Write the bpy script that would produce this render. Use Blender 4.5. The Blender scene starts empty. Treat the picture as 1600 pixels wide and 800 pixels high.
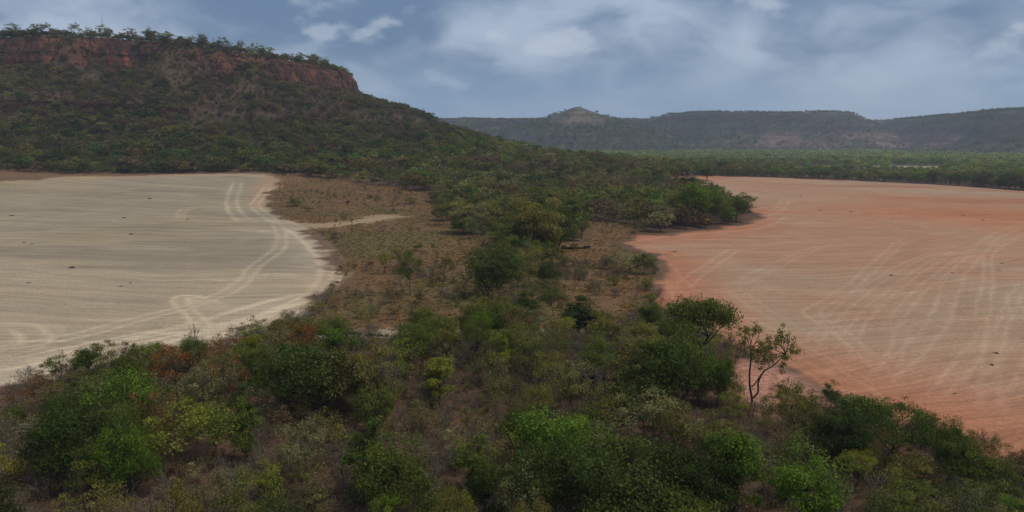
import bpy, math, random
import numpy as np
from mathutils import Vector

scene = bpy.context.scene
col = scene.collection
R = math.radians

# ------------------------------------------------------------------ camera
FPX = 1142.0                      # focal length in pixels of a 1600 px wide frame
CAM = np.array([0.0, 0.0, 26.0])
PITCH = math.atan((400 - 218) / FPX)
cam_data = bpy.data.cameras.new('camera')
cam_data.sensor_width = 36.0
cam_data.lens = 36.0 * FPX / 1600.0
cam_data.clip_start = 0.5
cam_data.clip_end = 30000
cam = bpy.data.objects.new('camera', cam_data)
col.objects.link(cam)
cam.location = CAM
cam.rotation_euler = (math.pi / 2 - PITCH, 0, 0)
scene.camera = cam

# ------------------------------------------------------------------ sky
SUN_EL, SUN_AZ = R(60), R(105)    # azimuth clockwise from +Y (ahead of the camera)
world = bpy.data.worlds.new('World')
scene.world = world
world.use_nodes = True


class NT:
    """small helper around a node tree"""
    def __init__(s, tree):
        s.t = tree
        s.n = tree.nodes
        s.l = tree.links

    def node(s, kind, **kw):
        nd = s.n.new(kind)
        for k, v in kw.items():
            setattr(nd, k, v)
        return nd

    def put(s, sock, v):
        if isinstance(v, bpy.types.NodeSocket):
            s.l.new(v, sock)
        elif v is not None:
            if hasattr(sock.default_value, '__len__') and not hasattr(v, '__len__'):
                v = (v,) * len(sock.default_value)
            if hasattr(sock.default_value, '__len__') and len(sock.default_value) == 4 and len(v) == 3:
                v = (*v, 1)
            sock.default_value = v

    def math(s, op, a, b=None, c=None, clamp=False):
        nd = s.node('ShaderNodeMath', operation=op, use_clamp=clamp)
        for i, v in enumerate((a, b, c)):
            s.put(nd.inputs[i], v)
        return nd.outputs[0]

    def vmath(s, op, a, b=None, out=0):
        nd = s.node('ShaderNodeVectorMath', operation=op)
        s.put(nd.inputs[0], a)
        if b is not None:
            s.put(nd.inputs['Scale'] if op == 'SCALE' else nd.inputs[1], b)
        return nd.outputs[out]

    def mix(s, fac, a, b, blend='MIX'):
        nd = s.node('ShaderNodeMix', data_type='RGBA', blend_type=blend)
        s.put(nd.inputs[0], fac)
        s.put(nd.inputs[6], a)
        s.put(nd.inputs[7], b)
        return nd.outputs[2]

    def noise(s, vec, scale, detail=4, rough=0.55, lac=2.0):
        nd = s.node('ShaderNodeTexNoise')
        s.put(nd.inputs['Vector'], vec)
        s.put(nd.inputs['Scale'], scale)
        s.put(nd.inputs['Detail'], detail)
        s.put(nd.inputs['Roughness'], rough)
        s.put(nd.inputs['Lacunarity'], lac)
        return nd.outputs[0]

    def maprange(s, v, a, b, c=0.0, d=1.0, smooth=True):
        nd = s.node('ShaderNodeMapRange', interpolation_type='SMOOTHSTEP' if smooth else 'LINEAR')
        for i, x in enumerate((v, a, b, c, d)):
            s.put(nd.inputs[i], x)
        return nd.outputs[0]

    def mapping(s, vec, rot=(0, 0, 0), scale=(1, 1, 1), loc=(0, 0, 0)):
        nd = s.node('ShaderNodeMapping')
        s.put(nd.inputs[0], vec)
        nd.inputs['Location'].default_value = loc
        nd.inputs['Rotation'].default_value = rot
        nd.inputs['Scale'].default_value = scale
        return nd.outputs[0]


def build_world():
    g = NT(world.node_tree)
    g.n.clear()
    out = g.node('ShaderNodeOutputWorld')
    bg = g.node('ShaderNodeBackground')
    sky = g.node('ShaderNodeTexSky', sky_type='NISHITA')
    sky.sun_disc = False
    sky.sun_elevation = SUN_EL
    sky.sun_rotation = SUN_AZ
    sky.air_density = 1.2
    sky.dust_density = 2.5
    d = g.node('ShaderNodeTexCoord').outputs['Generated']
    sep = g.node('ShaderNodeSeparateXYZ')
    g.put(sep.inputs[0], d)
    z = g.math('MAXIMUM', sep.outputs[2], 0.0)
    den = g.math('ADD', z, 0.42)
    px = g.math('DIVIDE', sep.outputs[0], den)
    py = g.math('DIVIDE', sep.outputs[1], den)
    cmb = g.node('ShaderNodeCombineXYZ')
    g.put(cmb.inputs[0], px)
    g.put(cmb.inputs[1], py)
    p = cmb.outputs[0]
    warp = g.node('ShaderNodeTexNoise')
    g.put(warp.inputs['Vector'], p)
    g.put(warp.inputs['Scale'], 2.6)
    w = g.vmath('SCALE', g.vmath('SUBTRACT', warp.outputs[1], (0.5, 0.5, 0.5)), 0.30)
    pw = g.vmath('ADD', p, w)
    big = g.noise(g.mapping(pw, loc=CLOUD_OFF), 1.9, 4, 0.48)
    fine = g.noise(g.mapping(pw, loc=(7.3, 1.9, 2.0)), 6.0, 7, 0.55)
    dens = g.math('ADD', g.math('MULTIPLY', big, 0.77), g.math('MULTIPLY', fine, 0.23))
    # storm-grey undersides to pale cloud tops
    base = g.mix(g.maprange(dens, 0.405, 0.60), (0.088, 0.150, 0.258), (0.315, 0.380, 0.485))
    # small bright heaps of cumulus
    pn = g.noise(g.mapping(d, scale=(10, 10, 19), loc=PUFF_OFF), 1.0, 6, 0.52)
    pm = g.noise(g.mapping(d, scale=(2.4, 2.4, 5.0), loc=PUFF_OFF), 1.0, 1, 0.5)
    puff = g.math('MULTIPLY', g.maprange(pn, 0.57, 0.69), g.maprange(pm, 0.50, 0.60))
    base = g.mix(g.math('MULTIPLY', puff, 0.5), base, (0.43, 0.48, 0.56))
    hn = g.noise(g.mapping(d, scale=(1.6, 1.6, 5)), 1.6, 3, 0.5)
    hazec = g.mix(g.maprange(hn, .35, .65), (0.176, 0.278, 0.420), (0.280, 0.366, 0.482))
    veil = g.mix(g.maprange(z, 0.02, 0.13), hazec, base)
    skyc = g.vmath('SCALE', sky.outputs[0], 0.08)
    c = g.mix(0.86, skyc, veil)
    g.put(bg.inputs[0], c)
    bg.inputs[1].default_value = 1.0
    g.l.new(bg.outputs[0], out.inputs[0])


CLOUD_OFF = (21.1, 4.4, 0.0)
PUFF_OFF = (9.1, -4.0, 0.0)
build_world()

# ------------------------------------------------------------------ sun behind cloud
sun_data = bpy.data.lights.new('sun', 'SUN')
sun_data.energy = 1.5
sun_data.angle = R(16)
sun_data.color = (1.0, 0.91, 0.78)
sun = bpy.data.objects.new('sun', sun_data)
col.objects.link(sun)
sdir = Vector((math.sin(SUN_AZ) * math.cos(SUN_EL), math.cos(SUN_AZ) * math.cos(SUN_EL), math.sin(SUN_EL)))
sun.rotation_euler = sdir.to_track_quat('Z', 'Y').to_euler()
sun.location = (0, 0, 400)

# ------------------------------------------------------------------ exposure and renderer
scene.view_settings.view_transform = 'Standard'
scene.view_settings.look = 'None'
scene.view_settings.exposure = 0.42
scene.view_settings.gamma = 1.0
scene.view_settings.use_curve_mapping = False
scene.render.engine = 'CYCLES'
cy = scene.cycles
cy.max_bounces = 5
cy.diffuse_bounces = 3
cy.glossy_bounces = 1
cy.transmission_bounces = 2
cy.transparent_max_bounces = 12
cy.volume_bounces = 1
cy.caustics_reflective = False
cy.caustics_refractive = False
cy.use_adaptive_sampling = False
cy.use_denoising = True
cy.denoiser = 'OPENIMAGEDENOISE'
cy.denoising_input_passes = 'RGB_ALBEDO_NORMAL'
cy.denoising_prefilter = 'NONE'

# ------------------------------------------------------------------ numeric helpers
rng = np.random.default_rng(11)


def _hash(ix, iy, seed):
    h = (ix.astype(np.int64) * 374761393 + iy.astype(np.int64) * 668265263 + seed * 974711) & 0xffffffff
    h = ((h ^ (h >> 13)) * 1274126177) & 0xffffffff
    return ((h ^ (h >> 16)) & 0xffff) / 65535.0


def vnoise(x, y, seed=0):
    x = np.asarray(x, float); y = np.asarray(y, float)
    ix = np.floor(x); iy = np.floor(y)
    fx = x - ix; fy = y - iy
    fx = fx * fx * (3 - 2 * fx); fy = fy * fy * (3 - 2 * fy)
    a = _hash(ix, iy, seed); b = _hash(ix + 1, iy, seed)
    c = _hash(ix, iy + 1, seed); d = _hash(ix + 1, iy + 1, seed)
    return (a + (b - a) * fx) * (1 - fy) + (c + (d - c) * fx) * fy


def fbm(x, y, seed=0, octv=4):
    """-1..1 fractal noise"""
    s = 0; amp = 1; tot = 0
    for o in range(octv):
        s = s + amp * (vnoise(x * 2 ** o + 17.3 * o, y * 2 ** o - 9.1 * o, seed + o) * 2 - 1)
        tot += amp; amp *= 0.5
    return s / tot


def sstep(a, b, x):
    t = np.clip((x - a) / (b - a), 0, 1)
    return t * t * (3 - 2 * t)


def sdpoly(x, y, poly):
    """signed distance to a closed polygon, negative inside"""
    x = np.asarray(x, float); y = np.asarray(y, float)
    best = np.full(x.shape, 1e18); inside = np.zeros(x.shape, bool)
    n = len(poly)
    for i in range(n):
        ax, ay = poly[i]; bx, by = poly[(i + 1) % n]
        ex, ey = bx - ax, by - ay
        t = np.clip(((x - ax) * ex + (y - ay) * ey) / (ex * ex + ey * ey + 1e-12), 0, 1)
        d = (x - ax - t * ex) ** 2 + (y - ay - t * ey) ** 2
        best = np.minimum(best, d)
        cond = (ay > y) != (by > y)
        with np.errstate(divide='ignore', invalid='ignore'):
            xi = ax + (y - ay) * ex / (ey if ey != 0 else 1e-12)
        inside ^= cond & (x < xi)
    d = np.sqrt(best)
    return np.where(inside, -d, d)


# ------------------------------------------------------------------ shape of the land
PLATEAU = [(-900, 500), (-520, 462), (-330, 452), (-258, 446), (-232, 462), (-205, 452), (-170, 470), (-140, 500),
           (-120, 540), (-124, 590), (-175, 650), (-280, 730), (-900, 840)]
PR = np.array([-400, -6, 0, 2, 9, 12, 32, 62, 66, 90, 120, 150, 200, 270, 370, 520])
PZ = np.array([89, 87.5, 86.5, 84.5, 69, 66.5, 58.5, 45, 40, 32, 21.5, 14.3, 8.2, 3.4, .7, 0])


def mesa_r(x, y):
    r = sdpoly(x, y, PLATEAU)
    amp = sstep(-40, 10, r) * (1 - .55 * sstep(90, 170, r)) * (1 - sstep(170, 260, r))
    return r + amp * (15.0 * fbm(x / 60.0, y / 60.0, 3, 4) + 2.5 * fbm(x / 11.0, y / 11.0, 9, 2))


def mesa_top(x):
    return 1.0 - .135 * sstep(-250, -115, x)


PZ2 = np.array([89, 87.5, 86.0, 84.6, 79, 76.5, 61, 45, 40, 32, 21.5, 14.3, 8.2, 3.4, .7, 0])


def cliffness(x, y):
    """1 where the rim stands as bare rock, 0 where a wooded gully breaks it"""
    g = np.exp(-((x + 318) / 13.0) ** 2) + np.exp(-((x + 203) / 11.0) ** 2) + .8 * np.exp(-((x + 262) / 5.0) ** 2) + .7 * np.exp(-((x + 160) / 6.0) ** 2)
    return np.clip(1 - g - .25 * np.maximum(0, fbm(x / 16.0, y / 16.0, 97, 2)), 0, 1)


def mesa_z(x, y):
    r = mesa_r(x, y); k = cliffness(x, y)
    return (np.interp(r, PR, PZ) * k + np.interp(r, PR, PZ2) * (1 - k)) * mesa_top(x)


def height(x, y):
    x = np.asarray(x, float); y = np.asarray(y, float)
    z = mesa_z(x, y)
    und = .9 * fbm(x / 70.0, y / 70.0, 21, 3) * sstep(30, 90, np.hypot(x, y))
    # low wooded spur that runs on from the mesa towards the middle of the plain
    sp = 5.0 * np.exp(-(((x - 40) / 90.0) ** 2 + ((y - 430) / 70.0) ** 2))
    return z + und + sp - 1.2 * sstep(500, 1100, y)


def ray(px, py):
    dx = (px - 800) / FPX; dy = (400 - py) / FPX
    c, s = math.cos(PITCH), math.sin(PITCH)
    return np.array([dx, c + dy * s, -s + dy * c])


def at(px, py, tmax=4000):
    """the point of the land seen at a photograph pixel"""
    d = ray(px, py)
    t = np.geomspace(25, tmax, 700)
    g = CAM[2] + d[2] * t - height(d[0] * t, d[1] * t)
    k = np.argmax(g < 0) if (g < 0).any() else len(t) - 1
    if k == 0:
        k = 1
    a, b = t[k - 1], t[k]
    for _ in range(18):
        m = .5 * (a + b)
        if CAM[2] + d[2] * m - float(height(d[0] * m, d[1] * m)) < 0:
            b = m
        else:
            a = m
    return np.array([d[0] * b, d[1] * b, float(height(d[0] * b, d[1] * b))])


def project(x, y, z):
    c, s = math.cos(PITCH), math.sin(PITCH)
    dep = y * c - (z - CAM[2]) * s
    up = y * s + (z - CAM[2]) * c
    dep = np.maximum(dep, .01)
    return 800 + FPX * x / dep, 400 - FPX * up / dep, dep


def wpoly(pts):
    return [tuple(at(*p)[:2]) for p in pts]


PALE = wpoly([(0, 618), (70, 600), (150, 584), (240, 566), (330, 549), (400, 533), (455, 512), (500, 486), (528, 452), (541, 415), (534, 392),
              (510, 372), (482, 354), (452, 345), (432, 326), (424, 310), (434, 292), (440, 279), (425, 271), (350, 270),
              (250, 273), (100, 276), (0, 282), (-200, 288), (-420, 300), (-420, 560), (-300, 720)])
RED = wpoly([(1042, 277), (1130, 275.5), (1200, 277), (1340, 283), (1450, 288), (1600, 299), (1760, 312), (2000, 340), (2050, 500),
             (1980, 800), (1740, 800), (1640, 745), (1560, 712), (1500, 690), (1420, 668), (1340, 645), (1285, 625), (1240, 606),
             (1200, 580), (1150, 552), (1105, 530), (1060, 508), (1025, 475), (1016, 450), (1024, 425), (1012, 398), (972, 390),
             (964, 381), (985, 370), (1050, 363), (1120, 357), (1165, 347), (1176, 334), (1160, 322), (1120, 308), (1060, 295)])
CLEARING = wpoly([(541, 415), (510, 372), (452, 345), (424, 310), (440, 276), (520, 283), (600, 292), (660, 302), (690, 330), (720, 350), (765, 372),
                  (830, 390), (870, 388), (905, 372), (915, 345), (985, 352), (964, 381), (1012, 398), (1024, 425), (1016, 470), (985, 505), (930, 520),
                  (640, 522), (480, 528), (510, 480)])
BELT = wpoly([(680, 305), (905, 302), (915, 385), (880, 430), (870, 470), (960, 500), (900, 520), (690, 515), (745, 455), (775, 395), (730, 370), (690, 345)])
PINK = wpoly([(1138, 556), (1205, 566), (1275, 606), (1290, 632), (1240, 650), (1185, 655), (1152, 635), (1136, 590)])
TRACK_W = [at(*p) for p in [(470, 533), (520, 524), (600, 521), (700, 519), (800, 520), (900, 521), (990, 520), (1060, 512), (1110, 520)]]
SANDY_W = [at(*p) for p in [(425, 346), (455, 351), (500, 353), (560, 347), (610, 338)]]
FARPALE = [[(215, 625), (285, 635), (300, 730), (235, 720)], [(285, 660), (330, 655), (352, 730), (300, 740)],
           [(338, 640), (425, 640), (455, 735), (360, 745)], [(960, 1040), (1500, 1040), (1700, 1150), (1000, 1130)]]


def sdline(x, y, pts):
    best = np.full(np.shape(x), 1e18)
    for a, b in zip(pts[:-1], pts[1:]):
        ex, ey = b[0] - a[0], b[1] - a[1]
        t = np.clip(((x - a[0]) * ex + (y - a[1]) * ey) / (ex * ex + ey * ey), 0, 1)
        best = np.minimum(best, (x - a[0] - t * ex) ** 2 + (y - a[1] - t * ey) ** 2)
    return np.sqrt(best)


def lerp(a, b, t):
    return a + (np.asarray(b) - a) * t[..., None]


def soil(x, y):
    """real surface colours of the ground, from what grows or lies there"""
    n1 = fbm(x / 14.0, y / 14.0, 31, 4); n2 = fbm(x / 45.0, y / 45.0, 37, 4); n3 = fbm(x / 4.0, y / 4.0, 41, 3)
    c = np.zeros(np.shape(x) + (3,)) + np.array([.105, .068, .047])
    c = lerp(c, (.135, .080, .054), sstep(.0, .5, n1))
    c = lerp(c, (.10, .085, .045), .7 * sstep(.05, .5, n2))
    # dry grass of the clearing
    sc = sdpoly(x, y, CLEARING) + 5 * n1 + 2 * n3
    g = lerp(np.zeros_like(c) + np.array([.172, .104, .057]), (.140, .104, .049), sstep(-.1, .5, n1))
    g = lerp(g, (.205, .118, .066), sstep(.1, .55, n2))
    c = lerp(c, g, 1 - sstep(-4, 6, sc))
    # valley floor far off: dull green ground cover
    c = lerp(c, (.085, .085, .045), sstep(420, 650, y))
    for fp in FARPALE:
        c = lerp(c, (.36, .31, .20), 1 - sstep(-10, 10, sdpoly(x, y, fp) + 12 * n2))
    # mesa foot and rock of the slopes
    mr = mesa_r(x, y)
    c = lerp(c, (.088, .062, .042), (1 - sstep(125, 165, mr)) * sstep(-5, 4, mr))
    c = lerp(c, (.20, .12, .07), np.exp(-((mr - 168) / 14.0) ** 2) * (x < -60))
    c = lerp(c, (.115, .058, .040), sstep(-2, 3, mr) * (1 - sstep(10, 15, mr)) * sstep(-.5, .3, n1))
    # sandy paths
    c = lerp(c, (.43, .35, .25), .85 * (1 - sstep(.9, 2.2, sdline(x, y, TRACK_W) + .8 * n3)))
    c = lerp(c, (.40, .29, .18), .85 * (1 - sstep(2, 7, sdline(x, y, SANDY_W) + 3 * n3)))
    # bare pink soil by the lone tree
    c = lerp(c, (.46, .235, .165), 1 - sstep(-2, 1.5, sdpoly(x, y, PINK) + 1.8 * n1))
    # ploughed fields
    pp = sdpoly(x, y, PALE)
    inp = 1 - sstep(-1.5, 1.2, pp + 2.0 + 3.6 * n3 + 4.0 * n1)
    far = sstep(110, 250, y)
    pc = lerp(np.zeros_like(c) + np.array([.395, .310, .208]), (.318, .260, .178), far)
    pc = lerp(pc, (.335, .262, .165), .8 * sstep(0, .4, n2))
    pc = lerp(pc, (.26, .215, .152), .7 * sstep(.05, .4, fbm(x / 60., y / 16., 61, 4)) * sstep(95, 150, y))
    pc = lerp(pc, (.37, .30, .20), .6 * sstep(.1, .45, fbm(x / 40., y / 9., 67, 4)))
    pc = lerp(pc, (.42, .34, .24), np.clip(1 - sstep(3, 16, -pp), 0, 1) * .8 * (y < 190))
    pc = lerp(pc, (.42, .27, .165), (1 - sstep(.5, 13, -pp + 4 * n1)) * (.75 * (y > 235) + .35 * (x > -45)))
    c = lerp(c, pc, inp)
    rp = sdpoly(x, y, RED)
    inr = 1 - sstep(-1.5, 1.2, rp + 1.8 + 3.2 * n3 + 3.4 * n1)
    rc = lerp(np.zeros_like(c) + np.array([.40, .228, .138]), (.39, .262, .165), sstep(-.3, .2, n2 + .35 * n1))
    rc = lerp(rc, (.40, .158, .082), (1 - sstep(2, 18, -rp + 7 * n1)) * .75)
    rc = lerp(rc, (.37, .160, .088), .85 * sstep(.05, .45, fbm(x / 90., y / 28., 51, 3)) * sstep(150, 220, y))
    rc = lerp(rc, (.37, .235, .145), .8 * sstep(.0, .4, fbm(x / 120., y / 22., 57, 3)) * sstep(190, 260, y))
    rc = lerp(rc, (.45, .175, .08), .7 * np.exp(-(((x - 150) / 45.) ** 2 + ((y - 250) / 60.) ** 2)))
    c = lerp(c, rc, inr)
    # pale haul track along the far edge of the red field
    c = lerp(c, (.42, .34, .26), .8 * inr * (1 - sstep(2, 6, -rp)) * (y > 330) * (x > 200))
    return np.clip(c * (1 + .10 * n3[..., None]), .01, .8)


# ------------------------------------------------------------------ mesh helpers
def mk_mesh(name, v, f, mats=(), smooth=False, colattr=None, midx=None, uv=None):
    v = np.asarray(v, np.float32); f = np.asarray(f, np.int32)
    me = bpy.data.meshes.new(name)
    k = f.shape[1]
    me.vertices.add(len(v)); me.vertices.foreach_set('co', v.ravel())
    me.loops.add(f.size); me.loops.foreach_set('vertex_index', f.ravel())
    me.polygons.add(len(f))
    me.polygons.foreach_set('loop_start', np.arange(0, f.size, k, dtype=np.int32))
    me.polygons.foreach_set('use_smooth', np.full(len(f), smooth))
    if midx is not None:
        me.polygons.foreach_set('material_index', np.asarray(midx, np.int32))
    for m in mats:
        me.materials.append(m)
    me.update(calc_edges=True)
    if colattr is not None:
        a = me.attributes.new('soil', 'FLOAT_COLOR', 'POINT')
        c4 = np.ones((len(v), 4), np.float32); c4[:, :3] = colattr
        a.data.foreach_set('color', c4.ravel())
    if uv is not None:
        u = me.uv_layers.new(name='uv')
        u.data.foreach_set('uv', np.asarray(uv, np.float32)[f.ravel()].ravel())
    return me


def add(name, me, parent=None, **props):
    o = bpy.data.objects.new(name, me)
    col.objects.link(o)
    if parent is not None:
        o.parent = parent
    for k, v in props.items():
        o[k] = v
    return o


def grid_faces(nx, ny):
    i = np.arange(ny - 1)[:, None] * nx + np.arange(nx - 1)[None, :]
    return np.stack([i, i + 1, i + nx + 1, i + nx], -1).reshape(-1, 4)


def cull(v, f, keep, *arrs):
    f = f[keep]
    used = np.unique(f)
    mp = np.full(len(v), -1); mp[used] = np.arange(len(used))
    return (v[used], mp[f]) + tuple(a[used] for a in arrs)


# ------------------------------------------------------------------ materials
def new_mat(name):
    m = bpy.data.materials.new(name)
    m.use_nodes = True
    g = NT(m.node_tree)
    g.n.clear()
    out = g.node('ShaderNodeOutputMaterial')
    return m, g, out


def principled(g, out, color, rough=.9, spec=.2, normal=None):
    b = g.node('ShaderNodeBsdfPrincipled')
    g.put(b.inputs['Base Color'], color)
    b.inputs['Roughness'].default_value = rough
    b.inputs['Specular IOR Level'].default_value = spec
    if normal is not None:
        g.put(b.inputs['Normal'], normal)
    g.l.new(b.outputs[0], out.inputs[0])
    return b


def bump(g, h, strength, dist):
    b = g.node('ShaderNodeBump')
    b.inputs['Strength'].default_value = strength
    b.inputs['Distance'].default_value = dist
    g.put(b.inputs['Height'], h)
    return b.outputs[0]


def soil_mat(name, kind):
    m, g, out = new_mat(name)
    at_ = g.node('ShaderNodeAttribute', attribute_name='soil')
    pos = g.node('ShaderNodeNewGeometry').outputs['Position']
    c = at_.outputs['Color']
    n_f = g.noise(pos, 2.6, 5, .65)
    n_m = g.noise(pos, .35, 4, .6)
    if kind == 'ground':
        c = g.mix(1.0, c, g.mix(g.maprange(n_f, .3, .7), (.62, .60, .58), (1.38, 1.36, 1.3)), 'MULTIPLY')
        c = g.mix(1.0, c, g.mix(n_m, (.72, .72, .75), (1.28, 1.28, 1.22)), 'MULTIPLY')
        principled(g, out, c, .95, .02, bump(g, n_f, .8, .35))
    else:
        ang = {'pale': R(4), 'red': R(-13)}[kind]
        v = g.mapping(pos, rot=(0, 0, ang))
        wob = g.noise(pos, .02, 2, .5)
        wv = g.node('ShaderNodeCombineXYZ')
        g.put(wv.inputs[1], g.math('MULTIPLY', wob, 26.0))
        v = g.vmath('ADD', v, wv.outputs[0])
        s1 = g.noise(g.mapping(v, scale=(.018, .34, .0)), 1.0, 5, .62)
        s2 = g.noise(g.mapping(v, scale=(.05, 1.5, .0), loc=(3, 8, 0)), 1.0, 3, .6)
        k1 = {'pale': .13, 'red': .09}[kind]
        k2 = {'pale': .12, 'red': .11}[kind]
        c = g.mix(1.0, c, g.mix(g.maprange(s1, .32, .68), (1 - k1,) * 3, (1 + k1 * .75, 1 + k1 * .72, 1 + k1 * .66)), 'MULTIPLY')
        c = g.mix(1.0, c, g.mix(g.maprange(s2, .34, .66), (1 - k2,) * 3, (1 + k2 * .8,) * 3), 'MULTIPLY')
        c = g.mix(1.0, c, g.mix(g.maprange(n_f, .32, .68), (.86,) * 3, (1.13,) * 3), 'MULTIPLY')
        # scattered stubble and clods
        sp = g.noise(pos, 1.1, 3, .75)
        patch = g.maprange(g.noise(pos, .045, 3, .6), .42, .62)
        c = g.mix(g.math('MULTIPLY', g.maprange(sp, .585, .68), g.math('MULTIPLY', patch, .6)), c, (.17, .12, .07))
        principled(g, out, c, .95, .02, bump(g, g.math('ADD', s2, g.math('MULTIPLY', n_f, .5)), .35, .2))
    return m


M = {}
M['ground'] = soil_mat('dry_earth', 'ground')
M['pale'] = soil_mat('pale_sandy_tilth', 'pale')
M['red'] = soil_mat('red_tilth', 'red')


def rock_mat(name='red_sandstone', tone=(1, 1, 1)):
    m, g, out = new_mat(name)
    pos = g.node('ShaderNodeNewGeometry').outputs['Position']
    strata = g.noise(g.mapping(pos, scale=(.03, .03, .55)), 1.0, 5, .6)
    streak = g.noise(g.mapping(pos, scale=(.25, .25, .03)), 1.0, 5, .6)
    blot = g.noise(pos, .055, 4, .6)
    n = g.noise(pos, .9, 5, .65)
    c = g.mix(g.maprange(blot, .46, .64), (.135, .060, .040), (.33, .135, .070))
    c = g.mix(g.math('MULTIPLY', g.maprange(streak, .42, .60), .85), c, (.058, .036, .029))
    crack = g.noise(g.mapping(pos, scale=(.9, .9, .10)), 1.0, 4, .7)
    c = g.mix(g.math('MULTIPLY', g.maprange(crack, .54, .62), .8), c, (.025, .018, .016))
    c = g.mix(g.math('MULTIPLY', g.maprange(strata, .52, .64), .6), c, (.060, .036, .029))
    c = g.mix(g.math('MULTIPLY', g.maprange(n, .52, .68), .8), c, (.052, .046, .030))
    c = g.mix(1.0, c, tone, 'MULTIPLY')
    principled(g, out, c, .95, .02, bump(g, g.math('ADD', strata, n), .9, 1.2))
    return m


M['rock'] = rock_mat('red_sandstone', (.92, .86, .86))
M['ledge_rock'] = rock_mat('maroon_ledge_rock', (.42, .36, .42))


def hill_mat():
    m, g, out = new_mat('far_slope')
    geo = g.node('ShaderNodeNewGeometry')
    pos = geo.outputs['Position']
    at_ = g.node('ShaderNodeAttribute', attribute_name='soil')
    n = g.noise(pos, .035, 6, .65)
    f = g.noise(pos, .15, 4, .7)
    c = g.mix(1.0, at_.outputs['Color'], g.mix(g.maprange(n, .3, .7), (.6,) * 3, (1.4,) * 3), 'MULTIPLY')
    st = g.noise(g.mapping(pos, scale=(.004, .004, .13)), 1.0, 3, .6)
    c = g.mix(g.math('MULTIPLY', g.maprange(st, .50, .60), .6), c, (.055, .036, .034))
    c = g.mix(g.math('MULTIPLY', g.maprange(f, .47, .6), .35), c, (.03, .04, .02))
    principled(g, out, c, .95, .05, bump(g, f, .8, 6))
    return m


M['hill'] = hill_mat()


def leaf_mat():
    m, g, out = new_mat('leaves')
    a = g.node('ShaderNodeAttribute', attribute_name='leafcol', attribute_type='INSTANCER')
    geo = g.node('ShaderNodeNewGeometry')
    rnd = geo.outputs['Random Per Island']
    tc = g.node('ShaderNodeTexCoord').outputs['Object']
    cl = g.noise(tc, .7, 2, .5)
    c = g.mix(1.0, a.outputs['Color'], g.mix(rnd, (.48, .49, .46), (1.85, 1.76, 1.5)), 'MULTIPLY')
    c = g.mix(1.0, c, g.mix(g.maprange(cl, .3, .7), (.72, .76, .8), (1.3, 1.22, 1.05)), 'MULTIPLY')
    b = g.node('ShaderNodeBsdfPrincipled')
    g.put(b.inputs['Base Color'], c)
    b.inputs['Roughness'].default_value = .6
    b.inputs['Specular IOR Level'].default_value = .06
    t = g.node('ShaderNodeBsdfTranslucent')
    g.put(t.inputs[0], g.mix(1.0, c, (1.25, 1.3, .7), 'MULTIPLY'))
    mx = g.node('ShaderNodeMixShader')
    mx.inputs[0].default_value = .42
    g.l.new(b.outputs[0], mx.inputs[1])
    g.l.new(t.outputs[0], mx.inputs[2])
    g.l.new(mx.outputs[0], out.inputs[0])
    return m


def plain_mat(name, c1, c2, scale, rough=.9):
    m, g, out = new_mat(name)
    tc = g.node('ShaderNodeTexCoord').outputs['Object']
    n = g.noise(g.mapping(tc, scale=(1, 1, .3)), scale, 5, .65)
    principled(g, out, g.mix(g.maprange(n, .3, .7), c1, c2), rough, .15, bump(g, n, .7, .03))
    return m


M['leaf'] = leaf_mat()
M['bark'] = plain_mat('dark_bark', (.035, .028, .023), (.085, .068, .055), 6)
M['pale_bark'] = plain_mat('weathered_grey_bark', (.105, .084, .064), (.215, .180, .142), 6)
M['char'] = plain_mat('charred_wood', (.010, .009, .009), (.035, .030, .028), 5)
M['driftwood'] = plain_mat('bleached_wood', (.22, .19, .155), (.42, .37, .30), 5)
M['concrete'] = plain_mat('pole_concrete', (.30, .29, .27), (.42, .41, .39), 3)
M['steel'] = plain_mat('galvanised_steel', (.20, .20, .21), (.30, .30, .31), 3, .5)

# ------------------------------------------------------------------ ground
def axis(segs):
    out = [segs[0][0]]
    for a, b, s0, s1 in segs:
        x = a; L = b - a
        while x < b - 1e-6:
            t = (x - a) / L
            x = min(b, x + s0 + (s1 - s0) * t)
            out.append(x)
    return np.array(out)


gx = axis([(-6000, -700, 500, 40), (-700, -170, 14, 4), (-170, 190, 2.6, 2.6), (190, 620, 4, 14), (620, 6000, 24, 500)])
gy = axis([(-3000, -60, 400, 20), (-60, 40, 8, 4), (40, 330, 2.4, 3.4), (330, 560, 4, 8), (560, 1500, 9, 30), (1500, 7000, 40, 600)])
X, Y = np.meshgrid(gx, gy)
Z = height(X, Y)
mr = mesa_r(X, Y)
Zg = Z - 4.0 * (1 - sstep(120, 134, mr)) - .35 * (1 - sstep(-4, -1.5, np.minimum(sdpoly(X, Y, PALE), sdpoly(X, Y, RED))))
V = np.stack([X, Y, Zg], -1).reshape(-1, 3)
ground = add('ground', mk_mesh('ground', V, grid_faces(len(gx), len(gy)), [M['ground']], True, soil(X, Y).reshape(-1, 3)), kind='structure',
             label='dry brown earth and grass ground across the valley', category='ground')

# the wooded mesa, finer than the plain
mx_ = np.arange(-560, 110, 2.2); my_ = np.arange(255, 720, 2.2)
X, Y = np.meshgrid(mx_, my_)
mr = mesa_r(X, Y)
Z = height(X, Y) + .05 - .6 * sstep(126, 140, mr)
f = grid_faces(len(mx_), len(my_))
keep = (mr.ravel()[f].min(1) < 138) & (mr.ravel()[f].max(1) > -70)
v, f, c_ = cull(np.stack([X, Y, Z], -1).reshape(-1, 3), f, keep, soil(X, Y).reshape(-1, 3))
add('mesa_hill', mk_mesh('mesa_hill', v, f, [M['ground']], True, c_), kind='structure',
    label='flat-topped wooded mesa above the pale field', category='hill')


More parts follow.
